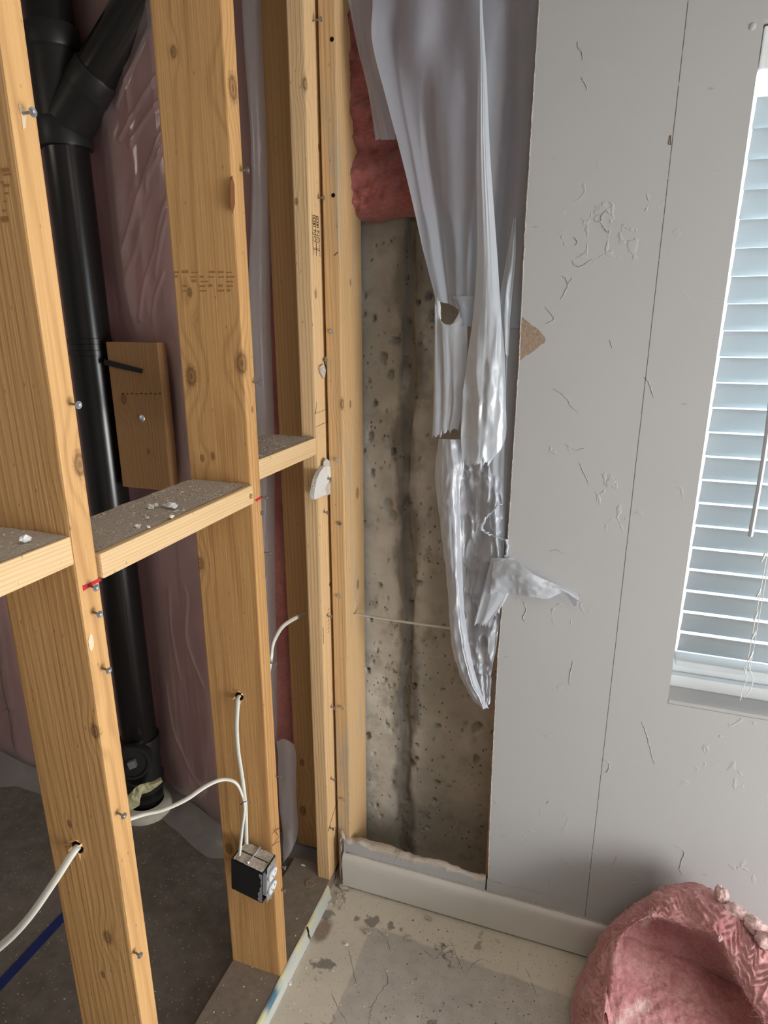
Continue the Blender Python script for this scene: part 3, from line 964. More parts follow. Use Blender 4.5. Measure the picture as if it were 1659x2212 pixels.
# grade stamps: read downwards on the room-side face of the corner stud
for yy in (1.4275, 1.4455):
    text_on(s3, 'grade_stamp', 'NO. 2', (XM, yy, 1.845), (0, 0, -1), (0, 1, 0), 0.0175, 'ink')
    sq = MB()
    for (za, zb, ya, yb) in ((1.874, 1.850, 0.000, 0.0016), (1.874, 1.850, 0.0095, 0.011), (1.874, 1.8725, 0, 0.011), (1.862, 1.8605, 0, 0.011), (1.8515, 1.850, 0, 0.011), (1.870, 1.866, 0.004, 0.007), (1.858, 1.854, 0.003, 0.008)):
        sq.box((XM, yy + ya, zb), (XM + 0.0002, yy + yb, za))
    obj('stamp_emblem', sq, 'ink', s3)
    for off in (-0.0055, 0.0128):
        fine_ = MB()
        z = 1.874 if off < 0 else 1.846
        while z > 1.79:
            l = random.uniform(0.002, 0.0045)
            fine_.box((XM, yy + off, z - l), (XM + 0.0002, yy + off + random.uniform(0.0014, 0.0024), z))
            z -= l + random.uniform(0.0008, 0.002)
        obj('stamp_fine_print', fine_, 'ink', s3)
fine_ = MB()
for k in range(7):
    q = P(709, 1318 + k * 8, X=XM)
    fine_.box((XM, q[1] - 0.004, q[2]), (XM + 0.0002, q[1] + 0.003, q[2] + 0.0012))
    fine_.box((XM, q[1] + 0.005, q[2]), (XM + 0.0002, q[1] + 0.007, q[2] + 0.003))
obj('stamp_fine_print', fine_, 'ink', s3)
old = MB()
M['faded_ink'] = plain('faded_stamp_ink', (0.40, 0.20, 0.078), 0.8, 0.1)
for k in range(5):
    for j in range(7):
        if random.random() < 0.75:
            q = P(375 + j * 19 + random.uniform(-2, 2), 590 + k * 10, Y=Y2)
            old.box((q[0], Y2 - 0.0004, q[2]), (q[0] + random.uniform(0.008, 0.018), Y2 - 0.0002, q[2] + random.uniform(0.002, 0.005)))
obj('faded_stamp', old, 'faded_ink', s2)
old = MB()
for yy in (372, 380, 396, 404, 420, 437, 458, 474, 480):
    q = P(random.uniform(2, 12), yy, Y=Y1)
    old.box((q[0], Y1 - 0.0004, q[2]), (q[0] + random.uniform(0.005, 0.016), Y1 - 0.0002, q[2] + random.uniform(0.0015, 0.004)))
obj('faded_stamp', old, 'faded_ink', s1)

# bored holes with splinters
for (par, px_, py_, Yh, r) in ((s1, 168, 1830, Y1, 0.013), (s2, 517, 1504, Y2, 0.012)):
    q = P(px_, py_, Y=Yh)
    obj('bored_hole', MB().lathe([(0.0001, 0.0005), (r * 0.8, 0.0005), (r, -0.001)], q, (0, -1, 0), 18), 'blackhole', par)
    spl = MB()
    for k in range(9):
        a = k / 9 * 6.28 + 0.4
        b0 = q + r * 0.85 * np.array([math.cos(a), 0, math.sin(a)])
        b1 = b0 + np.array([math.cos(a + 1.3) * 0.006, 0, math.sin(a + 1.3) * 0.006])
        tip = q + (r + random.uniform(0.004, 0.012)) * np.array([math.cos(a + .5), 0, math.sin(a + .5)]) + np.array([0, -random.uniform(0.003, 0.012), 0])
        spl.add([b0, b1, tip, (b0 + b1) / 2 + (0, 0.001, 0)], [(0, 1, 2), (0, 2, 3), (1, 3, 2), (0, 3, 1)])
    obj('splinters', spl, WB, par)

# blocking boards between the studs
ZB0, ZB1 = 1.298, 1.336
b1 = obj('blocking_board', MB().box((XP - 0.14, 0.12, ZB0 + 0.036), (XP - 0.001, Y1, ZB1 + 0.038)), WB, bevel=0.003)
tag(b1, 'dusty blocking board left of the nearest stud', 'blocking', 'blocking boards')
b2 = obj('blocking_board', MB().box((XP - 0.14, Y1 + 0.040, ZB0), (XP + 0.006, Y2, ZB1)), WB, bevel=0.003)
tag(b2, 'dusty blocking board with white crumbs between the two wide studs', 'blocking', 'blocking boards')
b3 = obj('blocking_board', MB().box((XP - 0.14, Y2 + 0.040, ZB0 + 0.038), (XP - 0.001, Y3, ZB1 + 0.042)), WB, bevel=0.003)
tag(b3, 'short dusty blocking board between outlet-box stud and corner stud', 'blocking', 'blocking boards')
screw(b2, P(541, 1072, X=XP + 0.006), (1, 0, 0), 0.001, 'brass')


def dust_layer(x0, x1, y0, y1, z, seed, nx=16, ny=40, h=0.0016):
    X_, Y_ = np.meshgrid(np.linspace(x0, x1, nx), np.linspace(y0, y1, ny))
    pz = z + 0.0004 + h * np.clip(fbm(np.stack([X_ * 45, Y_ * 45, X_ * 0 + seed], -1), 3, seed) * 0.6 + 0.5, 0, 1)
    return MB().grid(np.stack([X_, Y_, pz], -1))


def grit(n, x0, x1, y0, y1, z, smin, smax, seed):
    r_ = np.random.default_rng(seed)
    m_ = MB()
    for _ in range(n):
        c = np.array([r_.uniform(x0, x1), r_.uniform(y0, y1), z])
        s_ = smin + (smax - smin) * r_.random() ** 2.5
        a = r_.uniform(0, 6.28)
        d1 = np.array([math.cos(a), math.sin(a), 0]) * s_ * r_.uniform(0.6, 1.6)
        d2 = np.array([-math.sin(a), math.cos(a), 0]) * s_ * r_.uniform(0.4, 0.9)
        m_.add([c - d1, c + d2, c + d1, c - d2, c + (0, 0, s_ * r_.uniform(0.5, 1.1)) + d1 * 0.2], [(0, 1, 4), (1, 2, 4), (2, 3, 4), (3, 0, 4), (3, 2, 1, 0)])
    return m_


def stuff(o, label=None, cat=None):
    o['kind'] = 'stuff'
    if label:
        tag(o, label, cat)
    return o


for (b, ya, yb, zt, sd, ng) in ((b1, 0.12, Y1, ZB1 + 0.038, 3, 500), (b2, Y1 + 0.04, Y2, ZB1, 5, 1100), (b3, Y2 + 0.04, Y3, ZB1 + 0.042, 8, 800)):
    stuff(obj('dust_layer', dust_layer(XP - 0.137, XP - 0.004, ya + 0.002, yb - 0.002, zt, sd), 'dust', b, smooth=True))
    stuff(obj('grit', grit(ng, XP - 0.134, XP - 0.008, ya + 0.006, yb - 0.006, zt + 0.001, 0.0008, 0.0028, sd), 'chips', b))
    stuff(obj('dark_grit', grit(ng // 4, XP - 0.134, XP - 0.008, ya + 0.006, yb - 0.006, zt + 0.001, 0.0008, 0.002, sd + 1), 'chips_dark', b))


def lump(c, r, seed, squash=(1, 1, 0.6)):
    bm = bmesh.new()
    bmesh.ops.create_icosphere(bm, subdivisions=2, radius=1)
    m_ = MB()
    v = np.array([q.co[:] for q in bm.verts])
    v = v * (1 + 0.55 * fbm(v * 1.7 + seed, 2, seed))[:, None]
    v = v * np.array(squash) * r
    v[:, 2] -= v[:, 2].min()
    m_.add(v + np.asarray(c), [tuple(q.index for q in f.verts) for f in bm.faces])
    bm.free()
    return m_


crumbs = [((325, 1100), 0.006, b2, 'flat white plaster crumb at the left of the crumb pair on the middle blocking'), ((337, 1096), 0.0055, None, 'white plaster crumb touching the left crumb pile on the middle blocking'),
          ((358, 1097), 0.005, None, 'small square white crumb in the right crumb pile on the middle blocking'), ((372, 1099), 0.008, None, 'largest pointed white plaster crumb on the middle blocking'),
          ((371, 1120), 0.004, None, 'tiny white crumb in front of the largest crumb on the blocking'), ((297, 1140), 0.0045, None, 'white crumb near the front edge of the middle blocking'),
          ((318, 1122), 0.003, None, 'speck of plaster between the crumb piles and front edge of the blocking'), ((321, 1141), 0.003, None, 'speck of plaster at the front edge of the middle blocking')]
for k, ((x, y), r, _, lab) in enumerate(crumbs):
    c = P(x, y, Z=ZB1 + 0.0012)
    tag(obj('plaster_crumb', lump(c, r, k + 2, (1.1, 1.0, 0.7)), 'chip_white'), lab, 'crumb', 'plaster crumbs on the blocking')
c = P(55, 1175, Z=ZB1 + 0.039)
tag(obj('plaster_crumb', lump(c, 0.006, 31, (0.7, 1, 0.9)), 'chip_white'), 'single white crumb on the blocking left of the nearest stud', 'crumb', 'plaster crumbs on the blocking')

# bottom plate with the strip of old paint and filler on its room side
bp = obj('bottom_plate', MB().box((XP - 0.14, YB + 0.2, 0.0), (XP, 1.46, ZP)), WP, bevel=0.003)
tag(bp, 'dusty brown bottom plate under the partition studs', 'lumber')
stuff(obj('dust_layer', dust_layer(XP - 0.137, XP - 0.006, 0.5, 1.455, ZP, 12, 16, 70, 0.0012), plain('plate_dust', (0.235, 0.19, 0.15), 0.95, 0.05, noise=0.3, nscale=60), bp, smooth=True))


def m_strip():
    t = Nt('paint_and_filler_strip')
    x = t.xyz()
    n1 = t.noise(t.pos, 30, 3)
    col = t.mix(t.step(t.noise(t.pos, 12, 2), 0.4, 0.6), (0.52, 0.53, 0.47), (0.60, 0.58, 0.36))
    lo = t.step(x[2], 0.024, 0.016)
    col = t.mix(lo, col, (0.55, 0.56, 0.53))
    d = t.math('ABSOLUTE', t.math('SUBTRACT', x[1], 1.045))
    col = t.mix(t.math('MULTIPLY', t.step(t.math('ADD', d, t.math('MULTIPLY', n1, 0.04)), 0.075, 0.03), t.step(x[2], 0.012, 0.024)), col, (0.10, 0.20, 0.27))
    return t.done(col, 0.7, 0.2)


M['strip'] = m_strip()
for ya, yb in ((0.4, 1.243), (1.249, 1.40)):
    ys = np.arange(ya, yb, 0.008)
    g = []
    for y in ys:
        q = 0.0015 * vnoise(np.array([y * 40, 1, 3]))
        g.append([(XP, y, ZP + 0.0012), (XP + 0.006 + q, y, ZP + 0.001 + q), (XP + 0.0085 + q, y, 0.026), (XP + 0.009 - q, y, 0.016), (XP + 0.013 + 2 * q, y, 0.003), (XP + 0.014, y, 0.0)])
    obj('filler_strip', MB().grid(g), 'strip', bp, smooth=True)
q = P(670, 1908, Z=ZP + 0.001)
wsh = obj('anchor_washer', MB().lathe([(0.0045, 0.0008), (0.0045, 0.0012), (0.010, 0.0010), (0.0125, 0.0018), (0.0145, 0.0014), (0.0155, -0.001)], q, (0, 0, 1), 24), WP, bp, smooth=True, sharp=50)
obj('anchor_bolt', MB().lathe([(0.0001, 0.0028), (0.003, 0.0025), (0.0034, 0.0)], q, (0, 0, 1), 10), WP, wsh)

# ------------------------------------------------------------------ drain pipe
PX0, PY0, PR = -1.418, 1.535, 0.0572
dp = thing('drain_pipe', (PX0, PY0, 0.0), 'glossy black plastic drain stack with an angled branch and cleanout', 'pipe')
V = (0, 0, 1)
obj('pipe', MB().lathe([(PR, 0.0), (PR, ZC)], (PX0, PY0, 0), V, 40), 'abs', dp, smooth=True)
HR = PR + 0.008
hub = lambda z0, z1: [(PR, z0), (HR - 0.001, z0), (HR, z0 + 0.003), (HR, z1 - 0.003), (HR - 0.001, z1), (PR, z1)]
wye = obj('wye_fitting', MB().lathe([(PR, 2.083), (HR + 0.001, 2.083), (HR + 0.002, 2.088), (HR + 0.002, 2.140), (HR, 2.146), (PR + 0.003, 2.150), (PR + 0.004, 2.19), (PR + 0.004, 2.30), (HR, 2.304), (HR + 0.002, 2.308), (HR + 0.002, 2.352), (HR, 2.357), (PR, 2.357)], (PX0, PY0, 0), V, 40), 'abs_dull', dp, smooth=True, sharp=40)
bd = np.array([0.70, 0.04, 0.66])
bd /= np.linalg.norm(bd)
b0 = np.array([PX0 + 0.010, PY0, 2.135])
obj('branch_socket', MB().lathe([(PR + 0.004, 0.0), (PR + 0.004, 0.105), (HR - 0.003, 0.108), (HR - 0.002, 0.112), (HR - 0.002, 0.158), (HR - 0.003, 0.162), (PR, 0.162)], b0, bd, 36), 'abs_dull', wye, smooth=True, sharp=40)
obj('branch_pipe', MB().lathe([(PR, 0.1), (PR, 0.62)], b0, bd, 36), 'abs', dp, smooth=True)
obj('coupling_band', MB().lathe([(PR, 1.553), (PR + 0.0025, 1.554), (PR + 0.0025, 1.568), (PR + 0.001, 1.569), (PR + 0.001, 1.585), (PR + 0.0025, 1.586), (PR + 0.0025, 1.60), (PR, 1.601)], (PX0, PY0, 0), V, 40), 'abs', dp, smooth=True, sharp=40)
co = obj('cleanout_fitting', MB().lathe([(PR, 0.285), (HR - 0.001, 0.285), (HR, 0.281), (HR, 0.235), (PR + 0.003, 0.23), (PR + 0.003, 0.13), (HR, 0.125), (HR, 0.085), (PR, 0.08)], (PX0, PY0, 0), V, 40), 'abs_dull', dp, smooth=True, sharp=40)
fc_ = P(286, 1650, Y=1.425)
cb = np.array([PX0, PY0, fc_[2] - 0.025])
cdv = fc_ - cb
CL = np.linalg.norm(cdv)
cdv /= CL
obj('cleanout_socket', MB().lathe([(0.046, 0.0), (0.046, CL - 0.040), (0.055, CL - 0.036), (0.056, CL - 0.032), (0.056, CL - 0.004), (0.053, CL), (0.047, CL), (0.045, CL - 0.007), (0.0001, CL - 0.007)], cb, cdv, 32), 'abs_dull', co, smooth=True, sharp=40)
a_ = np.cross(cdv, (0, 0, 1))
a_ /= np.linalg.norm(a_)
u_ = np.cross(a_, cdv)
pc = cb + cdv * (CL - 0.008)
sq = [pc + 0.017 * (math.cos(t) * a_ + math.sin(t) * u_) for t in (0.5, 2.07, 3.64, 5.21)]
obj('cleanout_plug', MB().prism(sq, cdv * 0.020), plain('plug_grey', (0.16, 0.16, 0.17), 0.5), co, bevel=0.002)
# strap from the pipe to the cleat
obj('pipe_strap', MB().prism([P(225, 776, Y=1.494), P(305, 797, Y=1.496), P(304, 806, Y=1.496), P(225, 788, Y=1.494)], (0, 0.006, 0)), 'abs', dp)
# pale collar at the slab and the loose yellow wrap
tag(obj('floor_collar', MB().lathe([(PR + 0.002, 0.032), (PR + 0.022, 0.030), (PR + 0.034, 0.018), (PR + 0.036, 0.0)], (PX0 + 0.006, PY0 - 0.01, 0), V, 36), 'collar', smooth=True),
    'pale foam collar around the black pipe at the slab', 'collar')
tp_ = [(270, 1728), (283, 1712), (297, 1697), (315, 1690), (332, 1686), (348, 1678)]
bt_ = [(270, 1760), (286, 1748), (302, 1738), (305, 1717), (328, 1707), (350, 1690)]
dy_ = [1.425, 1.432, 1.440, 1.452, 1.462, 1.470]
ctrl = [[P(a[0], a[1], Y=d), P((a[0] + b[0]) / 2 + 2, (a[1] + b[1]) / 2, Y=d - 0.010), P(b[0], b[1], Y=d + 0.002)] for a, b, d in zip(tp_, bt_, dy_)]
g = surface(ctrl, 60, 18)
g = g - (0.004 * ridged(g * np.array([60, 30, 60]), 2, 141))[..., None] * np.array([0, 1, 0])
tag(obj('yellow_wrap', MB().grid(g), 'yellow_wrap', smooth=True, solid=0.0006), 'crumpled pale yellow plastic wrapped around the foot of the pipe', 'wrap')

# wooden cleat behind the pipe
cl = tag(obj('wood_cleat', MB().box((-1.335, 1.503, 1.178), (-1.165, 1.541, 1.592)), WC, bevel=0.002), 'short dark board fixed to the wall beside the black pipe', 'board')
obj('washer_screw', MB().lathe([(0.0001, 0.006), (0.004, 0.005), (0.0075, 0.003), (0.0105, 0.0015), (0.011, 0.0)], P(306, 904, Y=1.503), (0, -1, 0), 18), 'steel_bright', cl, smooth=True)
for k in range(9):
    q = P(263 + k * 10, 851 + (k % 2), Y=1.5028)
    obj('stamp_dash', MB().box((q[0], 1.5026, q[2]), (q[0] + 0.008, 1.503, q[2] + 0.003)), 'ink', cl)

# ------------------------------------------------------------------ insulated wall of the utility side


def wall_y(X_, Z_):
    """face of the plastic-covered batts: bulging between its fixings"""
    y = 1.553 + 0.0 * X_
    bulge = np.exp(-((X_ + 1.03) / 0.17) ** 2)
    y = y - 0.085 * bulge * (0.80 + 0.20 * np.cos((Z_ - 0.4) * 1.7))
    y = y - 0.055 * np.exp(-((X_ + 1.85) / 0.26) ** 2) * (0.75 + 0.25 * np.cos(Z_ * 2.6))
    y = y + 0.062 * np.exp(-((X_ - PX0) / 0.085) ** 2)
    rec = np.exp(-(((X_ + 1.25) / 0.12) ** 4 + ((Z_ - 1.385) / 0.25) ** 4))
    y = y + 0.045 * rec
    y = y + np.where(Z_ < 0.10, 0.04 * (1 - Z_ / 0.10) ** 2, 0)
    return np.minimum(y, 1.608)


fx = np.concatenate([np.arange(-3.1, -1.36, 0.012), np.arange(-1.36, -0.834, 0.0036)])
fz = np.arange(0.006, ZC, 0.0065)
FX, FZ = np.meshgrid(fx, fz)
_e = np.array([P(a, b, Y=1.5) for a, b in ((563, 0), (570, 350), (577, 700), (580, 1000), (583, 1300), (588, 1600), (592, 1900))])
edge_x = lambda z: np.interp(z, _e[::-1, 2], _e[::-1, 0])
FX = -3.1 + (FX + 3.1) * (edge_x(FZ) - 0.006 + 3.1) / (fx[-1] + 3.1)
d_ = FX * 0.82 - FZ * 0.57
e_ = FX * 0.57 + FZ * 0.82
wr_ = ridged(np.stack([d_ * 13, e_ * 1.7, d_ * 0], -1), 2, 6) * np.clip(fbm(np.stack([FX * 2.2, FZ * 1.5, FX * 0], -1), 2, 15) + 0.35, 0, 1)
vert = ridged(np.stack([FX * 16, FZ * 1.1, FX * 0 + 4], -1), 2, 16)
fy = wall_y(FX, FZ) - 0.009 * np.sign(wr_) * np.abs(wr_ / 1.5) ** 2.5 - 0.0025 * vert
# sharp creases pulled into the plastic
for cpts in ([(348, 262), (322, 308), (302, 358), (286, 363)], [(352, 280), (322, 340), (298, 372), (294, 402)], [(362, 400), (340, 450), (318, 522)], [(352, 452), (330, 530), (318, 592)], [(330, 150), (270, 220), (222, 285)], [(345, 200), (290, 250), (250, 300)],
             [(322, 520), (290, 600), (262, 690)], [(310, 330), (270, 420), (225, 540)], [(340, 590), (310, 650), (300, 700)], [(390, 1275), (398, 1300), (395, 1390), (440, 1480)], [(345, 1290), (350, 1380), (372, 1480)], [(330, 1500), (350, 1600), (420, 1720)], [(300, 60), (250, 140), (215, 210)]):
    cp = catmull([P(x, y, Y=1.485) for x, y in cpts], 24)
    for a_, b_ in zip(cp[:-1], cp[1:]):
        ax, az = a_[0], a_[2]
        tx, tz = b_[0] - ax, b_[2] - az
        l2 = tx * tx + tz * tz + 1e-9
        tt = np.clip(((FX - ax) * tx + (FZ - az) * tz) / l2, 0, 1)
        dd = np.hypot(FX - ax - tt * tx, FZ - az - tt * tz)
        CRS = np.exp(-(dd / 0.0055) ** 2) if 'CRS' not in dir() or CRS is None else np.maximum(CRS, np.exp(-(dd / 0.0055) ** 2))
fy = fy - 0.0045 * CRS
edge = np.clip((FX - edge_x(FZ) + 0.066) / 0.06, 0, 1)
fy = fy - 0.028 * edge ** 2
vb = obj('vapour_barrier', MB().grid(np.stack([FX, fy, FZ], -1)), 'film_wall', smooth=True)
tag(vb, 'clear wrinkled plastic vapour barrier stretched over the pink insulation behind the pipe', 'plastic sheet')
# loose skirt of plastic lying on the slab
sk = []
for x in np.arange(-3.0, -0.70, 0.02):
    b_ = wall_y(np.array(x), np.array(0.05))
    q = 0.012 * vnoise(np.array([x * 12, 1.0, 1.0]))
    sk.append([(x, b_ - 0.004, 0.055), (x + 0.003, b_ - 0.018 + q, 0.022), (x, b_ - 0.045 + q, 0.006), (x - 0.004, b_ - 0.075 + 2 * q, 0.003)])
obj('loose_skirt', MB().grid(sk), 'film_skirt', vb, smooth=True)
# vertical folded edge of the barrier beside the corner studs
fe = []
for z in np.arange(0.03, ZC, 0.02):
    q = 0.006 * vnoise(np.array([z * 3, 2.0, 1.0]))
    ex_ = float(edge_x(z))
    fe.append([(ex_ - 0.043 + 2 * q, 1.505, z), (ex_ - 0.029 + 2.5 * q, 1.488, z), (ex_ - 0.013 + q, 1.492, z), (ex_ - 0.003 + q, 1.502, z), (ex_ + 0.0 + q, 1.53, z)])
obj('folded_edge', MB().grid(fe), 'film_grey', vb, smooth=True)
# scrap of plastic low beside the corner
lp = [[P(597, 1603, Y=1.50), P(615, 1597, Y=1.495), P(636, 1608, Y=1.50)], [P(600, 1630, Y=1.495), P(618, 1630, Y=1.485), P(640, 1640, Y=1.50)], [P(603, 1720, Y=1.49), P(622, 1720, Y=1.48), P(641, 1730, Y=1.50)],
      [P(610, 1800, Y=1.48), P(628, 1795, Y=1.47), P(643, 1790, Y=1.49)], [P(612, 1862, Y=1.45), P(626, 1845, Y=1.455), P(640, 1815, Y=1.48)]]
g = surface(lp, 40, 16)
g = g + 0.004 * vnoise(g * 40, 3)[..., None] * np.array([0, 1, 0])
tag(obj('plastic_scrap', MB().grid(g), 'film_grey', smooth=True), 'white-edged plastic scrap hanging low between outlet-box stud and corner studs', 'plastic sheet')

for k, (xa, xb, lab) in enumerate(((-3.15, -2.02, 'pink insulation batt under plastic at the far left of the wall'), (-2.02, -1.425, 'pink insulation batt under plastic left of the black pipe'), (-1.425, -0.70, 'pink insulation batt under plastic between pipe and corner studs'))):
    X_, Z_ = np.meshgrid(np.arange(xa, xb, 0.02), np.arange(0.01, ZC, 0.02))
    yy = np.minimum(wall_y(X_, Z_) + 0.022 + 0.008 * fbm(np.stack([X_ * 14, X_ * 0, Z_ * 9], -1), 3, 9 + k), YC + 0.0)
    tag(obj('insulation_batt', MB().grid(np.stack([X_, yy, Z_], -1)), 'pink_wall', smooth=True), lab, 'insulation', 'insulation batts')

# batt at the top of the opening, above the foundation
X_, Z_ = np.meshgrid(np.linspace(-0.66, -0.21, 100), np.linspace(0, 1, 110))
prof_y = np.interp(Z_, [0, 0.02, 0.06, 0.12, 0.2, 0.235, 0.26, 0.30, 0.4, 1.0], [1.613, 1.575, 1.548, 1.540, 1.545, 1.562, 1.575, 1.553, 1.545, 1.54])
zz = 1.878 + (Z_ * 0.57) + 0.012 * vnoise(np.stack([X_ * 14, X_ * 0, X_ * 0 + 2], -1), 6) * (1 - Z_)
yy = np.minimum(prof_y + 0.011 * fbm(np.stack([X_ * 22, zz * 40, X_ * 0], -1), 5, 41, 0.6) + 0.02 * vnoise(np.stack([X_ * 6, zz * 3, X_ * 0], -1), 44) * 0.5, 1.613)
tag(obj('insulation_batt', MB().grid(np.stack([X_, yy, zz], -1)), m_fibreglass('shaded_pink_fibreglass', (0.26, 0.075, 0.07), (0.46, 0.175, 0.16)), smooth=True), 'pink insulation batt bulging above the bare concrete behind the torn plastic', 'insulation', 'insulation batts')  # shade on this batt is put into its darker pinks

# ------------------------------------------------------------------ torn plastic hanging in the opening


def sheet(rows, nu, nv, amp=0.004, fold=0.0, nfold=7, seed=1, nz=7.0, fan=0.0):
    """rows: (py, [(px, Y), ...]) from top to bottom"""
    ctrl = [[P(x, py + (e[2] if len(e) > 2 else 0), Y=e[1]) for e in es for x in (e[0],)] for py, es in rows]
    g = surface(ctrl, nu, nv)
    v = np.linspace(0, 1, nv)[None, :]
    u = np.linspace(0, 1, nu)[:, None]
    d = amp * ridged(np.stack([v * nz + 0 * u + fan * u, u * nz * 0.35 + 0 * v, 0 * u + 0 * v + seed], -1), 2, seed)
    d = d + fold * np.sin(nfold * 6.283 * (v + fan * 0.1 * u) + 1.5 * np.sin(2.2 * u + seed))
    return g - d[..., None] * np.array([0.15, 1, 0])


def ragged_rows(g, k, amp, seed):
    """tear the last rows of a sheet into an uneven fringe"""
    m = g.shape[1]
    x = np.linspace(0, 1, m)
    sh = amp * (0.6 * vnoise(np.stack([x * 22, x * 0 + seed, x * 0], -1), seed) + 0.4 * vnoise(np.stack([x * 60, x * 0 + seed, x * 0], -1), seed + 1))
    for i in range(1, k + 1):
        g[-i, :, 2] += sh * (k + 1 - i) / k
        g[-i, :, 1] += 0.3 * sh * (k + 1 - i) / k
    return g


hs = thing('torn_vapour_barrier', (-0.35, 1.47, 0.55), 'torn grey translucent plastic sheet hanging in folds over the opened wall', 'plastic sheet')
A, B_, Cc = 1.470, 1.478, 1.462
main = [(-160, [(800, 1.475), (850, 1.480), (905, 1.470), (965, 1.482), (1035, 1.474), (1100, 1.490), (1150, 1.466), (1215, 1.466)]),
        (0, [(806, 1.470), (850, 1.484), (905, 1.468), (965, 1.484), (1035, 1.474), (1095, 1.492), (1147, 1.466), (1205, 1.466)]),
        (90, [(806, 1.462), (845, 1.486), (900, 1.470), (960, 1.486), (1030, 1.474), (1095, 1.494), (1143, 1.466), (1200, 1.466)]),
        (200, [(832, 1.462), (862, 1.478), (910, 1.486), (965, 1.470), (1030, 1.476), (1092, 1.494), (1136, 1.466), (1192, 1.466)]),
        (330, [(866, 1.464), (892, 1.474), (925, 1.488), (975, 1.470), (1030, 1.478), (1085, 1.494), (1127, 1.466), (1184, 1.466)]),
        (450, [(895, 1.466), (918, 1.472), (945, 1.488), (985, 1.472), (1030, 1.480), (1080, 1.492), (1119, 1.466), (1176, 1.466)]),
        (560, [(920, 1.468), (940, 1.472), (960, 1.486), (995, 1.474), (1030, 1.482), (1074, 1.490), (1111, 1.466), (1168, 1.466)]),
        (648, [(943, 1.470), (958, 1.472, 6), (974, 1.480, 10), (1000, 1.476, 26), (1028, 1.484, 50), (1068, 1.490, 60), (1104, 1.466, 60), (1162, 1.466, 60)])]
g = sheet(main, 130, 120, 0.0040, 0.0014, 5, 5, 5, 0.9)
obj('upper_sheet', MB().grid(g), 'film', hs, smooth=True)
# narrow strip hanging left of the main sheet
g = sheet([(-160, [(720, 1.50), (760, 1.495), (808, 1.49)]), (0, [(752, 1.498), (780, 1.494), (816, 1.486)]), (100, [(772, 1.496), (792, 1.492), (810, 1.484)]), (200, [(796, 1.496), (810, 1.49), (840, 1.486)]), (302, [(811, 1.496), (832, 1.492), (856, 1.492)])], 60, 20, 0.002, 0, 3, 9, 3)
obj('side_strip', MB().grid(ragged_rows(g, 3, 0.003, 3)), 'film', hs, smooth=True)
# bright doubled fold down the middle
fold_ = [(-160, [(1034, 1.462), (1037, 1.458), (1041, 1.462)]), (0, [(1035, 1.462), (1038, 1.456), (1042, 1.462)]), (150, [(1033, 1.462), (1041, 1.454), (1051, 1.461)]), (330, [(1029, 1.463), (1043, 1.452), (1059, 1.461)]), (460, [(1030, 1.463), (1048, 1.451), (1068, 1.461)]),
         (560, [(1030, 1.463), (1052, 1.450), (1075, 1.461)]), (680, [(1022, 1.463), (1052, 1.448), (1083, 1.460)]), (760, [(1012, 1.462), (1050, 1.446), (1090, 1.459)]), (860, [(1001, 1.462), (1046, 1.446), (1093, 1.459)]), (950, [(998, 1.460), (1042, 1.448), (1091, 1.460)]), (1000, [(1001, 1.459), (1035, 1.450), (1058, 1.455)])]
g = sheet(fold_, 150, 40, 0.0015, 0, 3, 13, 4)
uu = np.linspace(0, 1, 150)[:, None]
crk = 0.006 * ridged(g * np.array([34, 8, 11]), 2, 22) * np.clip((uu - 0.52) * 4, 0, 1)
g = g - crk[..., None] * np.array([0.1, 1, 0])
obj('bright_fold', MB().grid(ragged_rows(g, 5, 0.012, 8)), 'film_bright', hs, smooth=True)
# right layer continuing beside the fold, down to the drywall edge
g = sheet([(640, [(1070, 1.476), (1085, 1.470), (1108, 1.472)]), (760, [(1075, 1.474), (1088, 1.468), (1100, 1.470)]), (880, [(1072, 1.472), (1086, 1.464), (1095, 1.468)]), (1000, [(1050, 1.470), (1075, 1.462), (1094, 1.466)]), (1100, [(1062, 1.468), (1078, 1.460), (1092, 1.464)]), (1180, [(1068, 1.466), (1080, 1.458), (1090, 1.462)])], 70, 24, 0.003, 0.001, 3, 18, 4)
obj('right_layer', MB().grid(ragged_rows(g, 4, 0.012, 18)), 'film_bright', hs, smooth=True)
g = sheet([(640, [(1086, 1.480), (1106, 1.467), (1162, 1.466)]), (800, [(1080, 1.480), (1098, 1.467), (1152, 1.466)]), (1000, [(1074, 1.480), (1090, 1.467), (1142, 1.466)]), (1200, [(1068, 1.478), (1082, 1.467), (1130, 1.466)]), (1320, [(1066, 1.474), (1074, 1.467), (1118, 1.466)])], 60, 14, 0.001, 0, 3, 29, 4)
obj('edge_strip', MB().grid(g), 'film', hs, smooth=True)
g = sheet([(470, [(1108, 1.470), (1112, 1.467), (1116, 1.468)]), (560, [(1092, 1.474), (1104, 1.464), (1114, 1.468)]), (640, [(1080, 1.472), (1094, 1.462), (1108, 1.468)]), (700, [(1080, 1.472), (1092, 1.461), (1103, 1.468)]), (770, [(1086, 1.472), (1094, 1.464), (1099, 1.468)])], 40, 14, 0.004, 0, 3, 28, 4)
obj('shiny_pucker', MB().grid(ragged_rows(g, 3, 0.01, 28)), 'film_bright', hs, smooth=True)
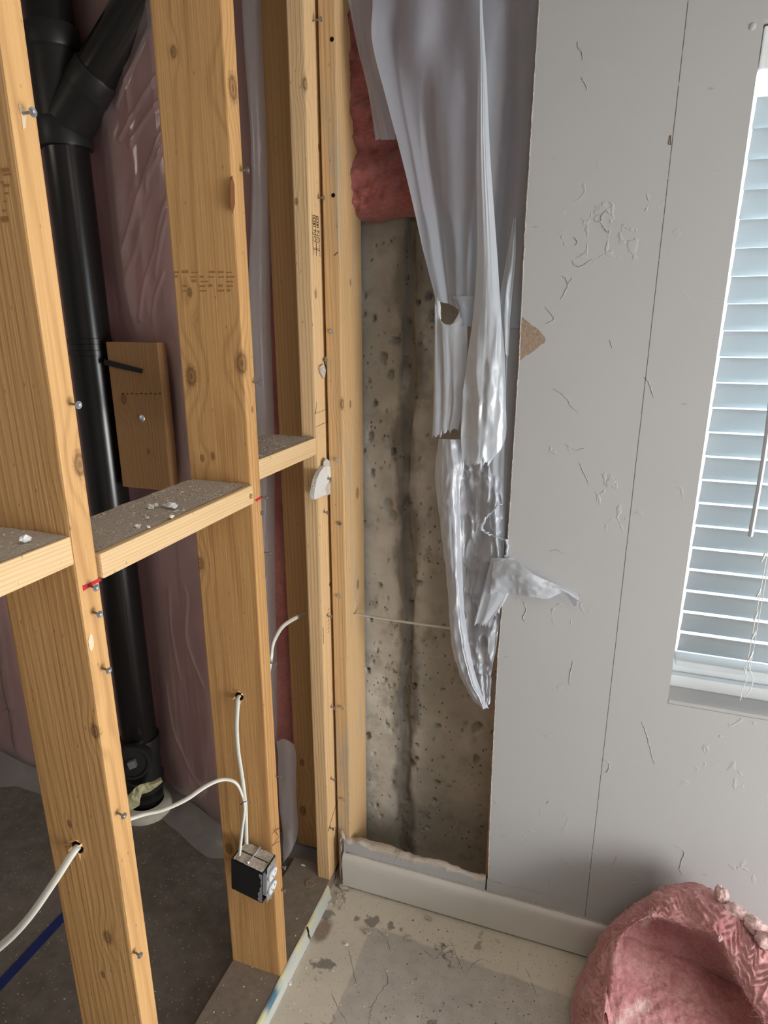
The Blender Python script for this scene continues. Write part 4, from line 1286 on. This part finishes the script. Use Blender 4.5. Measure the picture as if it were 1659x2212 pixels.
# strip with the torn hole, left
lefts = [(672, [(941, 1.470, -18), (955, 1.467, 22), (978, 1.466, 26), (1004, 1.472, -22)]), (712, [(940, 1.470), (957, 1.464), (980, 1.465), (1010, 1.472)]), (800, [(938, 1.470), (960, 1.465), (980, 1.467), (1008, 1.472)]), (880, [(936, 1.470), (958, 1.466), (978, 1.467), (1002, 1.472)]), (938, [(934, 1.470, 6), (952, 1.466, 2), (970, 1.468, -6), (990, 1.474, -14)])]
g = sheet(lefts, 60, 26, 0.0022, 0.0015, 3, 33, 4)
obj('left_strip', MB().grid(ragged_rows(g, 4, 0.010, 33)), 'film_low', hs, smooth=True)
g = sheet([(640, [(940, 1.470), (944, 1.468), (948, 1.471)]), (660, [(940, 1.470), (945, 1.467), (952, 1.471)]), (690, [(939, 1.470), (946, 1.467), (953, 1.471)])], 12, 6, 0.001)
obj('tear_lip', MB().grid(g), 'film_bright', hs, smooth=True)
g = sheet([(640, [(975, 1.474), (990, 1.470), (1030, 1.478)]), (668, [(990, 1.472), (1000, 1.468), (1026, 1.476)]), (705, [(992, 1.472), (1002, 1.468), (1022, 1.474)])], 14, 10, 0.001)
obj('tear_lip', MB().grid(g), 'film', hs, smooth=True)
# lower rope of plastic
rope = [(948, [(948, 1.468), (965, 1.460), (995, 1.470)]), (1000, [(941, 1.470), (968, 1.452), (1004, 1.468)]), (1050, [(942, 1.470), (968, 1.448), (996, 1.466)]), (1130, [(953, 1.468), (974, 1.446), (996, 1.464)]), (1220, [(962, 1.466), (980, 1.444), (999, 1.462)]), (1300, [(969, 1.464), (986, 1.442), (1003, 1.460)]),
        (1370, [(975, 1.462), (993, 1.440), (1011, 1.458)]), (1430, [(986, 1.460), (1004, 1.440), (1022, 1.456)]), (1480, [(1004, 1.460), (1020, 1.440), (1036, 1.454)]), (1510, [(1022, 1.460), (1036, 1.442), (1046, 1.452)]), (1530, [(1040, 1.458), (1046, 1.446), (1058, 1.452)])]
g = sheet(rope, 170, 44, 0.0032, 0.0, 3, 51, 4)
g = g - (0.004 * ridged(g * np.array([40, 8, 14]) + 0.4 * vnoise(g * 20, 57)[..., None], 2, 56))[..., None] * np.array([0.2, 1, 0.1])
obj('lower_rope', MB().grid(g), 'film_low', hs, smooth=True)
# dark crumpled layers behind the rope
crum = [(950, [(985, 1.480), (1020, 1.484), (1060, 1.478), (1092, 1.474)]), (1010, [(990, 1.482), (1024, 1.490), (1056, 1.478), (1090, 1.472)]), (1090, [(988, 1.482), (1022, 1.492), (1054, 1.480), (1090, 1.468)]), (1180, [(994, 1.480), (1026, 1.490), (1058, 1.474), (1090, 1.464)]), (1260, [(998, 1.478), (1026, 1.486), (1056, 1.472), (1088, 1.462)]),
        (1330, [(1002, 1.476), (1030, 1.482), (1054, 1.468), (1082, 1.460)]), (1400, [(1010, 1.474), (1032, 1.476), (1052, 1.464), (1074, 1.460)]), (1460, [(1024, 1.470), (1038, 1.470), (1050, 1.462), (1064, 1.460)]), (1518, [(1040, 1.464), (1046, 1.464), (1052, 1.460), (1060, 1.458)])]
g = sheet(crum, 170, 70, 0.006, 0.0, 3, 61, 5)
g = g - (0.012 * ridged(g * np.array([30, 8, 17]) + 0.5 * vnoise(g * 18, 67)[..., None], 2, 66))[..., None] * np.array([0.2, 1, 0.1])
obj('crumpled_layer', MB().grid(g), 'film_low', hs, smooth=True)
# pale tongue, then the flap torn out across the face of the drywall
tong = [(1205, [(1062, 1.448), (1085, 1.444), (1110, 1.444)]), (1250, [(1050, 1.446), (1080, 1.438), (1110, 1.442)]), (1300, [(1036, 1.448), (1062, 1.440), (1090, 1.446)]), (1350, [(1024, 1.450), (1040, 1.444), (1052, 1.450)])]
g = sheet(tong, 50, 30, 0.002, 0, 2, 71, 3)
obj('pale_tongue', MB().grid(ragged_rows(g, 4, 0.006, 71)), 'film_bright', hs, smooth=True)
up = [(1066, 1213), (1108, 1208), (1128, 1220), (1150, 1238), (1180, 1252), (1216, 1268), (1254, 1283)]
lo = [(1058, 1296), (1096, 1282), (1124, 1286), (1150, 1288), (1184, 1292), (1216, 1281), (1242, 1312)]
dep = [1.446, 1.438, 1.428, 1.420, 1.424, 1.430, 1.426]
ctrl = []
for (a, b, dd) in zip(up, lo, dep):
    ctrl.append([P(a[0], a[1], Y=dd), P((a[0] + b[0]) / 2, (a[1] + b[1]) / 2, Y=dd - 0.012), P(b[0], b[1], Y=dd + 0.003)])
g = surface(ctrl, 80, 26)
g = g - (0.003 * ridged(g * np.array([30, 8, 40]), 2, 75))[..., None] * np.array([0, 1, 0])
g[-1, :, 2] += 0.006 * vnoise(np.stack([np.arange(26) * 0.9, np.zeros(26), np.zeros(26)], -1), 4)
obj('torn_flap', MB().grid(g), 'film_bright', hs, smooth=True)
tw = catmull([P(1082, 1090, Y=1.455), P(1066, 1104, Y=1.448), P(1050, 1118, Y=1.446), P(1040, 1140, Y=1.444), P(1050, 1152, Y=1.446), P(1072, 1158, Y=1.45), P(1094, 1168, Y=1.446)], 40)
tw = tw + 0.002 * rng.normal(0, 1, tw.shape)
obj('twisted_shred', MB().tube(tw, 0.0016 + 0.0025 * np.exp(-((np.arange(40) - 19) / 5.0) ** 2), 6), 'film_bright', hs, smooth=True)
tw = catmull([P(1094, 1166, Y=1.447), P(1096, 1184, Y=1.446), P(1092, 1204, Y=1.447)], 14)
obj('twisted_shred', MB().tube(tw + 0.0012 * rng.normal(0, 1, tw.shape), 0.003, 6), 'film_bright', hs, smooth=True)

# ------------------------------------------------------------------ cables
YC1 = Y1
cab = lambda pts, n, mat='cable', r=0.0056, flat=0.62, up=(0, 0, 1): obj('electrical_cable', MB().tube(catmull(pts, n), r, 10, flat, up=up), mat, smooth=True)
hole1 = P(168, 1830, Y=Y1)
o = cab([hole1 + (0, 0.03, 0), hole1 + (0, -0.005, 0), P(120, 1900, Y=0.600), P(60, 1985, Y=0.572), P(0, 2045, Y=0.558), P(-90, 2110, Y=0.548), P(-200, 2170, Y=0.54)], 40, r=0.0068)
tag(o, 'white cable running from the nearest stud to the lower left', 'cable', 'electrical cables')
BXc = (-0.705, 1.045)
o = cab([hole1 + (0, 0.034, 0), P(300, 1762, Y=0.77), P(350, 1750, Y=0.86), P(400, 1728, Y=0.94), P(445, 1698, Y=1.0), P(480, 1684, Y=1.035), P(508, 1690, Y=1.052), P(522, 1715, Y=1.058), P(528, 1745, Y=1.058), P(523, 1790, Y=1.050), P(519, 1830, Y=1.036), P(517, 1846, Y=1.034)], 70)
tag(o, 'white cable arching from the nearest stud down into the outlet box', 'cable', 'electrical cables')
hole2 = P(517, 1504, Y=Y2)
o = cab([hole2 + (0, 0.03, 0), hole2 + (0, -0.004, 0.0), P(513, 1525, Y=1.078), P(511, 1570, Y=1.070), P(514, 1620, Y=1.070), P(523, 1680, Y=1.070), P(529, 1730, Y=1.070), P(531, 1770, Y=1.070), P(532, 1822, Y=1.066)], 60, up=(0, 1, 0))
tag(o, 'white cable dropping from the hole above into the outlet box', 'cable', 'electrical cables')
tr = MB().tube([P(519, 1738, Y=1.050), P(527, 1732, Y=1.045), P(536, 1731, Y=1.050), P(541, 1733, Y=1.062)], 0.0012, 6)
tag(obj('cable_staple', tr, 'steel', smooth=True), 'small dark staple pinning both cables above the outlet box', 'staple')
o = cab([P(560, 1560, Y=1.139), P(584, 1435, Y=1.145), P(588, 1400, Y=1.165), P(596, 1376, Y=1.20), P(612, 1352, Y=1.28), P(636, 1336, Y=1.40), P(650, 1330, Y=1.470), P(668, 1325, Y=1.512)], 44)
tag(o, 'white cable curving between outlet-box stud and corner stud', 'cable', 'electrical cables')
o = cab([(-0.6125, 1.522, 0.872), (-0.55, 1.521, 0.871), (-0.44, 1.520, 0.871), (-0.30, 1.524, 0.872), (-0.207, 1.53, 0.874)], 24, 'cable_dusty', 0.0050)
tag(o, 'thin straight cable crossing in front of the bare concrete', 'cable', 'electrical cables')
spl = MB()
for k in range(7):
    b_ = np.array([-0.612, 1.522, 0.872]) + np.array([0, random.uniform(-.008, .008), random.uniform(-.008, .008)])
    spl.add([b_, b_ + (0, 0.003, 0.002), b_ + (random.uniform(.006, .02), random.uniform(-.012, .012), random.uniform(-.010, .012)), b_ + (0, -0.002, 0.003)], [(0, 1, 2), (0, 2, 3), (1, 3, 2), (0, 3, 1)])
obj('splinters', spl, WB, s4)

# ------------------------------------------------------------------ outlet box hanging on its cables
box_o = np.array(P(499, 1855, Y=1.030))
bx0 = box_o[0]
eb = thing('outlet_box', (bx0 + 0.04, 1.05, box_o[2] - 0.098), 'black outlet box with a white duplex receptacle, hanging before the middle stud', 'outlet')
Dx, Dy, Dz = 0.086, 0.055, 0.100
ux = np.array([0.985, -0.06, -0.12])      # depth of the box, towards the room
ux /= np.linalg.norm(ux)
uy = np.array([0.02, 0.985, 0.08])
uy -= ux * (uy @ ux)
uy /= np.linalg.norm(uy)
uz = np.cross(ux, uy)
O = box_o - uz * Dz                       # lower near back corner
bl_ = lambda a, b, c: O + ux * a + uy * b + uz * c


def bbox(mb, a, b):
    (x0, y0, z0), (x1, y1, z1) = a, b
    vs = [bl_(x, y, z) for z in (z0, z1) for (x, y) in ((x0, y0), (x1, y0), (x1, y1), (x0, y1))]
    return mb.add(vs, [(0, 3, 2, 1), (4, 5, 6, 7), (0, 1, 5, 4), (1, 2, 6, 5), (2, 3, 7, 6), (3, 0, 4, 7)])


wt = 0.003
bd_ = MB()
bbox(bd_, (0, 0, 0), (Dx, wt, Dz))
bbox(bd_, (0, Dy - wt, 0), (Dx, Dy, Dz))
bbox(bd_, (0, 0, 0), (Dx, Dy, wt))
bbox(bd_, (0, 0, Dz - wt), (Dx, Dy, Dz))
bbox(bd_, (0, 0, 0), (wt, Dy, Dz))
body = obj('box_body', bd_, 'box_black', eb, bevel=0.0012)
# dust on top
g = [[bl_(0.004 + i * (Dx - 0.006) / 14, 0.002 + j * (Dy - 0.004) / 9, Dz + 0.0006 + 0.0018 * max(0, fbm(np.array([i * 0.7, j * 0.7, 2.0]), 2, 3) + 0.3)) for j in range(10)] for i in range(15)]
stuff(obj('dust_layer', MB().grid(g), 'dust', body, smooth=True))
gm = MB()
for _ in range(60):
    c = bl_(random.uniform(0.035, Dx - 0.004), random.uniform(0.004, Dy - 0.004), Dz + 0.001)
    s_ = random.uniform(0.0008, 0.0022)
    gm.add([c + ux * s_, c + uy * s_, c - ux * s_ - uy * s_, c + uz * s_ * 1.2], [(0, 1, 3), (1, 2, 3), (2, 0, 3), (0, 2, 1)])
stuff(obj('grit', gm, 'chips', body))
rib = MB()
bbox(rib, (0.002, Dy * 0.5 - 0.001, Dz), (Dx - 0.004, Dy * 0.5 + 0.001, Dz + 0.003))
obj('top_rib', rib, 'box_black', body)
obj('clamp_bar', MB().tube([bl_(0.041, 0.004, Dz + 0.004), bl_(0.042, 0.012, Dz + 0.003), bl_(0.044, 0.040, Dz + 0.003), bl_(0.044, Dy - 0.002, Dz + 0.004)], [0.0045, 0.002, 0.002, 0.004], 8), 'steel_bright', body, smooth=True)
obj('clamp_screw', MB().lathe([(0.0035, -0.004), (0.0035, 0.003), (0.0001, 0.0035)], bl_(0.045, 0.02, -0.001), -uz, 10), 'steel_bright', body)
smg = MB()
g = [[bl_(Dx - 0.001 - (1 - j / 6) * (0.003 + 0.008 * (0.5 + 0.5 * math.sin(i * 0.45 + 0.6)) + 0.002 * math.sin(i * 2.1)), -0.0006, 0.004 + i * (Dz - 0.008) / 14) for j in range(7)] for i in range(15)]
obj('dust_smear', smg.grid(g), plain('grey_smear', (0.30, 0.30, 0.33), 0.7), body)
# receptacle
ym = MB()
bbox(ym, (Dx + 0.004, 0.011, -0.007), (Dx + 0.0055, Dy - 0.011, Dz + 0.007))
yoke = obj('yoke', ym, 'steel_bright', eb, bevel=0.0004)
rb = MB()
bbox(rb, (Dx - 0.020, 0.010, 0.014), (Dx + 0.006, Dy - 0.010, Dz - 0.014))
rec = obj('receptacle', rb, 'device_grey', eb, bevel=0.002)
for k, zc in enumerate((0.0285, Dz - 0.0265)):
    ol = []
    for t in np.linspace(0, 6.283, 28, endpoint=False):
        yy_, zz_ = 0.0172 * math.cos(t), 0.0172 * math.sin(t)
        ol.append(bl_(Dx + 0.006, Dy / 2 + yy_, zc + max(-0.0143, min(0.0143, zz_))))
    obj('socket_rim', MB().prism(ol, ux * 0.004), 'device_grey', rec, bevel=0.0008)
    oo = [O + ux * 0 + (p - bl_(Dx + 0.006, Dy / 2, zc)) * 0.93 + (bl_(Dx + 0.0098, Dy / 2, zc) - O) for p in ol]
    sf = obj('socket_face', MB().prism(oo, ux * 0.002), 'device', rec, bevel=0.0006)
    sl = MB()
    for (yo, h) in ((-0.0065, 0.0042), (0.0065, 0.0034)):
        bbox(sl, (Dx + 0.0117, Dy / 2 + yo - 0.0007, zc + 0.003 - h), (Dx + 0.0121, Dy / 2 + yo + 0.0007, zc + 0.003 + h))
    for t in range(1):
        bbox(sl, (Dx + 0.0117, Dy / 2 - 0.002, zc - 0.0095), (Dx + 0.0121, Dy / 2 + 0.002, zc - 0.0055))
    obj('contact_slots', sl, 'blackhole', rec)
tm = MB()
for zc in (0.03, 0.042, 0.058, 0.07):
    tm.lathe([(0.0035, 0.0), (0.0035, 0.003), (0.0001, 0.0032)], bl_(Dx - 0.008, 0.010, zc), -uy, 10)
obj('terminal_screws', tm, 'steel_bright', rec)
for zc in (-0.006, Dz + 0.004):
    obj('mounting_ear', MB().lathe([(0.002, 0.0), (0.006, 0.0), (0.006, 0.0012), (0.002, 0.0012)], bl_(Dx + 0.005, Dy / 2, zc), ux, 14), 'steel_bright', yoke)

# ------------------------------------------------------------------ drywall scraps still screwed to the corner stud
Z2 = lambda x, y: (540 + x / 6.32, 820 + y / 6.32)
wpts = [(1005, 1195), (1050, 1175), (1108, 1195), (1122, 1250), (1130, 1300), (1108, 1360), (1080, 1400), (1040, 1450), (1030, 1500), (1050, 1570), (960, 1605), (885, 1640), (875, 1580), (892, 1470), (915, 1360), (955, 1265)]
XS = XP + 0.0125
sc_ = obj('drywall_scrap', MB().prism([P(*Z2(x, y), X=XS) for x, y in wpts], (-0.0120, 0, 0)), 'gypsum', bevel=0.0006)
tag(sc_, 'torn white drywall scrap held by a screw to the stamped corner stud', 'drywall scrap', 'drywall scraps')
gp = [(1040, 1450), (1085, 1400), (1115, 1420), (1150, 1470), (1182, 1522), (1120, 1550), (1050, 1585), (1030, 1510)]
obj('grey_paper', MB().prism([P(*Z2(x, y), X=XS - 0.002) for x, y in gp], (-0.002, 0, 0)), 'paper_grey', sc_)
gp = [(1005, 1195), (1010, 1120), (1042, 1075), (1075, 1100), (1120, 1145), (1145, 1160), (1108, 1195), (1050, 1178)]
obj('grey_paper', MB().prism([P(*Z2(x, y), X=XS - 0.002) for x, y in gp], (-0.002, 0, 0)), plain('torn_paper_pale', (0.58, 0.54, 0.50), 0.9), sc_)
for pts in ([(1085, 1035), (1115, 1040), (1140, 1055), (1150, 1048)], [(1120, 1150), (1150, 1165), (1190, 1172)]):
    obj('paper_fibre', MB().tube([P(*Z2(x, y), X=XS) for x, y in pts], 0.0004, 4), 'gypsum', sc_)
screw(sc_, P(*Z2(1060, 1355), X=XS), (1, 0, 0), 0.006)
q = P(702, 782, X=XP)
s6 = obj('drywall_scrap', lump(q + (0.006, 0, -0.012), 0.011, 77, (0.6, 0.9, 1.1)), 'paper_grey')
tag(s6, 'small crumbled drywall lump around a screw higher on the corner stud', 'drywall scrap', 'drywall scraps')
obj('torn_tail', MB().prism([P(692, 792, X=XP + 0.006), P(700, 786, X=XP + 0.006), P(704, 800, X=XP + 0.006), P(701, 818, X=XP + 0.006), P(694, 806, X=XP + 0.006)], (-0.004, 0, 0)), 'paper_grey', s6)

# ------------------------------------------------------------------ loose insulation on the floor
outer = [(1236, 2215, 1.20), (1244, 2155, 1.275), (1262, 2092, 1.345), (1312, 2008, 1.385), (1372, 1955, 1.40), (1432, 1918, 1.405), (1500, 1911, 1.40), (1562, 1938, 1.385), (1612, 1974, 1.36), (1662, 2020, 1.33), (1725, 2095, 1.28), (1800, 2200, 1.22)]
mid = [(1262, 2215, 1.15), (1270, 2160, 1.215), (1290, 2090, 1.285), (1326, 2012, 1.325), (1382, 1968, 1.335), (1430, 1946, 1.34), (1490, 1950, 1.335), (1556, 1980, 1.315), (1600, 2030, 1.285), (1645, 2095, 1.245), (1695, 2165, 1.20), (1770, 2260, 1.15)]
lip = [(1296, 2215, 1.115), (1302, 2160, 1.18), (1318, 2095, 1.245), (1344, 2022, 1.30), (1394, 1984, 1.305), (1428, 1984, 1.305), (1476, 1992, 1.305), (1540, 2024, 1.285), (1572, 2076, 1.25), (1608, 2140, 1.21), (1648, 2210, 1.16), (1710, 2310, 1.10)]
crease = [(1322, 2230, 1.13), (1330, 2165, 1.20), (1338, 2100, 1.27), (1350, 2026, 1.325), (1410, 2044, 1.35), (1450, 2058, 1.36), (1500, 2080, 1.365), (1550, 2108, 1.355), (1590, 2132, 1.33), (1628, 2152, 1.29), (1690, 2212, 1.23), (1760, 2320, 1.16)]
ctrl = []
for i in range(len(outer)):
    o_, m_, l_, c_ = P(outer[i][0], outer[i][1], Y=outer[i][2]), P(mid[i][0], mid[i][1], Y=mid[i][2]), P(lip[i][0], lip[i][1], Y=lip[i][2]), P(crease[i][0], crease[i][1], Y=crease[i][2])
    back = o_ + np.array([0, 0.018, -0.05])
    back[1] = min(back[1], 1.428)
    back[2] = max(back[2], 0.02)
    base = np.array([o_[0] + 0.02 * (1 if i > 6 else 0.5), min(o_[1] + 0.03, 1.43), 0.0])
    inn = (l_ + c_) / 2 + np.array([0.0, 0.03, 0.01])
    ctrl.append([base, back, o_, m_, l_, inn, c_])
ctrl = np.array(ctrl)
ctrl[..., 2] = np.maximum(ctrl[..., 2], 0.002)
g = surface(ctrl, 330, 170)
nn = normals(g)
if (nn[165, 85] @ (CAM - g[165, 85])) < 0:
    nn = -nn
U_, V_ = np.meshgrid(np.linspace(0, 1, 330), np.linspace(0, 1, 170), indexing='ij')
rim = np.exp(-((V_ - 0.50) / 0.15) ** 2)
wv = 0.05 * vnoise(np.stack([U_ * 26, V_ * 4, U_ * 0], -1), 71) + 0.03 * vnoise(np.stack([U_ * 60, V_ * 8, U_ * 0], -1), 73)
lam = np.sin((V_ + wv * 1.3) * 120) * (0.4 + 0.6 * np.clip(vnoise(np.stack([U_ * 14, V_ * 6, U_ * 0], -1), 74) + 0.4, 0, 1))
d = 0.0042 * rim * lam + rim * 0.010 * fbm(g * 22, 3, 80)
d = d + (1 - rim) * 0.006 * fbm(g * 15, 4, 81) + 0.0022 * fbm(g * 95, 3, 83)
g = g + nn * d[..., None]
g[..., 2] = np.maximum(g[..., 2], 0.001)
g[..., 1] = np.minimum(g[..., 1], 1.432)
rim_g, rim_n = g, nn
hb = thing('insulation_batt', (0.3, 1.25, 0.0), 'loose pink fibreglass batt folded open on the floor against the baseboard', 'insulation', 'insulation batts')
obj('folded_over_layer', MB().grid(g), 'pink', hb, smooth=True)
# lower layer of the same batt
cr = np.array([c for c in ctrl[3:10, 6]])
fr_px = [(1318, 2330, 1.0), (1370, 2340, 1.0), (1430, 2350, 1.0), (1500, 2360, 1.0), (1570, 2360, 1.0), (1640, 2360, 1.0), (1720, 2360, 1.0)]
rows = [cr + np.array([0, 0.03, -0.02]), cr + np.array([0, 0.0, 0.003])]
fe_ = np.array([np.array([P(x, y, Y=yy)[0], 0.99, 0.10]) for x, y, yy in fr_px])
for k in (0.25, 0.5, 0.75, 1.0):
    r_ = cr * (1 - k) + fe_ * k
    r_[:, 2] += 0.018 * math.sin(k * 3.1)
    rows.append(r_)
low = fe_.copy()
low[:, 1] -= 0.03
low[:, 2] = 0.03
rows.append(low)
low = fe_.copy()
low[:, 2] = 0.0
rows.append(low)
ctl = np.array(rows)
lft = ctl[:, :1].copy()
lft[:, :, 0] -= 0.030
lft[:, :, 2] = np.maximum(lft[:, :, 2] - 0.015, 0.004)
lft2 = ctl[:, :1].copy()
lft2[:, :, 0] -= 0.045
lft2[:, :, 2] = 0.002
ctl = np.concatenate([lft2, lft, ctl], 1)
g = surface(ctl, 150, 170)
nn = normals(g)
if nn[70, 90, 2] < 0:
    nn = -nn
g = g + nn * (0.006 * fbm(g * 13, 4, 91) + 0.0025 * fbm(g * 80, 3, 92))[..., None]
g[..., 2] = np.maximum(g[..., 2], 0.001)
obj('lower_layer', MB().grid(g), 'pink', hb, smooth=True)
# torn pale tufts on the edges
tu = [(1558, 1936, 1.362, .014, .020), (1551, 1921, 1.368, .007, .014), (1586, 1966, 1.343, .020, .013), (1600, 1974, 1.338, .014, .012), (1630, 1998, 1.322, .022, .015), (1656, 2034, 1.29, .020, .020), (1555, 2027, 1.272, .005, .009)]
M['pink_pale'] = m_fibreglass('pale_pink_tuft', (0.62, 0.36, 0.35), (0.84, 0.62, 0.59))
for k, (x, y, yy, rx, rz) in enumerate(tu):
    c = P(x, y, Y=yy)
    bm = bmesh.new()
    bmesh.ops.create_icosphere(bm, subdivisions=4, radius=1)
    v = np.array([q.co[:] for q in bm.verts])
    v = v * (1 + 0.30 * fbm(v * 1.6 + k * 3, 2, 100 + k) + 0.10 * fbm(v * 6.0 + k, 2, 130 + k))[:, None] * np.array([rx, rx * 0.8, rz])
    tuft = MB().add(v + c, [tuple(q.index for q in f.verts) for f in bm.faces])
    bm.free()
    obj('torn_tuft', tuft, 'pink_pale', hb, smooth=True)
# stray fibres standing off the torn edges
fb = MB()
for _ in range(900):
    i, j = rng.integers(20, 310), rng.integers(45, 125)
    p0 = rim_g[i, j]
    dr = rim_n[i, j] * rng.uniform(0.003, 0.010) + rng.normal(0, 0.0045, 3)
    p1 = p0 + dr * 0.5 + rng.normal(0, 0.0015, 3)
    fb.tube([p0, p1, p0 + dr], [0.00028, 0.00022, 0.0001], 3, caps=False)
stuff(obj('loose_fibres', fb, 'pink_pale', hb))

# ------------------------------------------------------------------ floor marks and debris
tag(obj('blue_tape', MB().box((-1.366, 0.25, 0.0002), (-1.336, 1.10, 0.0012)), 'tape_blue'), 'dark blue tape line stuck to the utility slab', 'tape')
fl = bpy.data.objects['floor']
for pts in ([(752, 2050), (760, 2080), (766, 2110), (774, 2145)], [(830, 2090), (838, 2120), (820, 2145), (808, 2165), (800, 2190), (797, 2215)], [(970, 2030), (985, 2060), (1002, 2100), (1020, 2085), (1040, 2072), (1060, 2080)],
            [(1135, 2090), (1148, 2120), (1160, 2155)], [(715, 2145), (735, 2185), (752, 2215)], [(905, 2045), (925, 2060), (940, 2070), (965, 2045), (985, 2042)], [(812, 2005), (835, 2030), (845, 2058)]):
    path = catmull([P(x, y, Z=0.0002) for x, y in pts], 10 * len(pts))
    path[:, :2] += rng.normal(0, 0.0012, (len(path), 2))
    path[:, 2] = 0.0003
    kk = np.linspace(0, 1, len(path))
    obj('crack', MB().tube(path, 0.0011 * (0.35 + np.abs(np.sin(kk * 7))) * 0.5, 4, 0.2), 'crack', fl)
stuff(obj('floor_grit', grit(900, -0.64, 0.25, 0.75, 1.43, 0.0, 0.0008, 0.0030, 201), 'chips'), 'fine pale grit scattered over the room slab', 'grit')
stuff(obj('floor_dark_grit', grit(260, -0.40, 0.08, 1.05, 1.42, 0.0, 0.0010, 0.0032, 202), 'chips_dark'), 'fine dark grit scattered along the baseboard', 'grit')
stuff(obj('corner_rubble', grit(90, -0.645, -0.60, 1.36, 1.432, 0.0, 0.002, 0.007, 203), 'dust'), 'small rubble swept into the corner by the baseboard end', 'grit')
stuff(obj('utility_grit', grit(160, -1.5, -0.83, 0.6, 1.42, 0.0, 0.001, 0.0028, 204), 'dust'), 'sparse grit on the dark utility slab', 'grit')
stuff(obj('plate_grit', grit(130, XP - 0.13, XP - 0.01, 0.75, 1.39, ZP + 0.001, 0.0008, 0.0024, 205), 'chips', bp))
for (x, y, r, lab) in ((795, 2016, 0.011, 'curled grey chip lying at the corner of the glue patch'), (880, 2028, 0.008, 'pale flat chip lying on the slab right of the curled chip'), (625, 2125, 0.006, 'pale splinter beside the blue-stained plate edge'),
                       (742, 1918, 0.012, 'dusty plaster chunk at the end of the baseboard'), (748, 2042, 0.005, 'small white chip beside the dark glue stain'), (925, 1985, 0.008, 'brown flake lying under the baseboard')):
    tag(obj('debris_chip', lump(P(x, y, Z=0.0), r, int(x), (1.2, 0.8, 0.45)), 'dust' if r > 0.0075 else 'chip_white'), lab, 'debris', 'chips on the room slab')
c = P(655, 1870, Z=ZP + 0.001)
tag(obj('debris_chip', lump(c, 0.004, 5, (1.6, 0.7, 0.5)), 'chip_white'), 'white flake on the bottom plate behind the outlet-box stud', 'debris', 'chips on the room slab')

for o in bpy.data.objects:
    if '_org' in o:
        del o['_org']
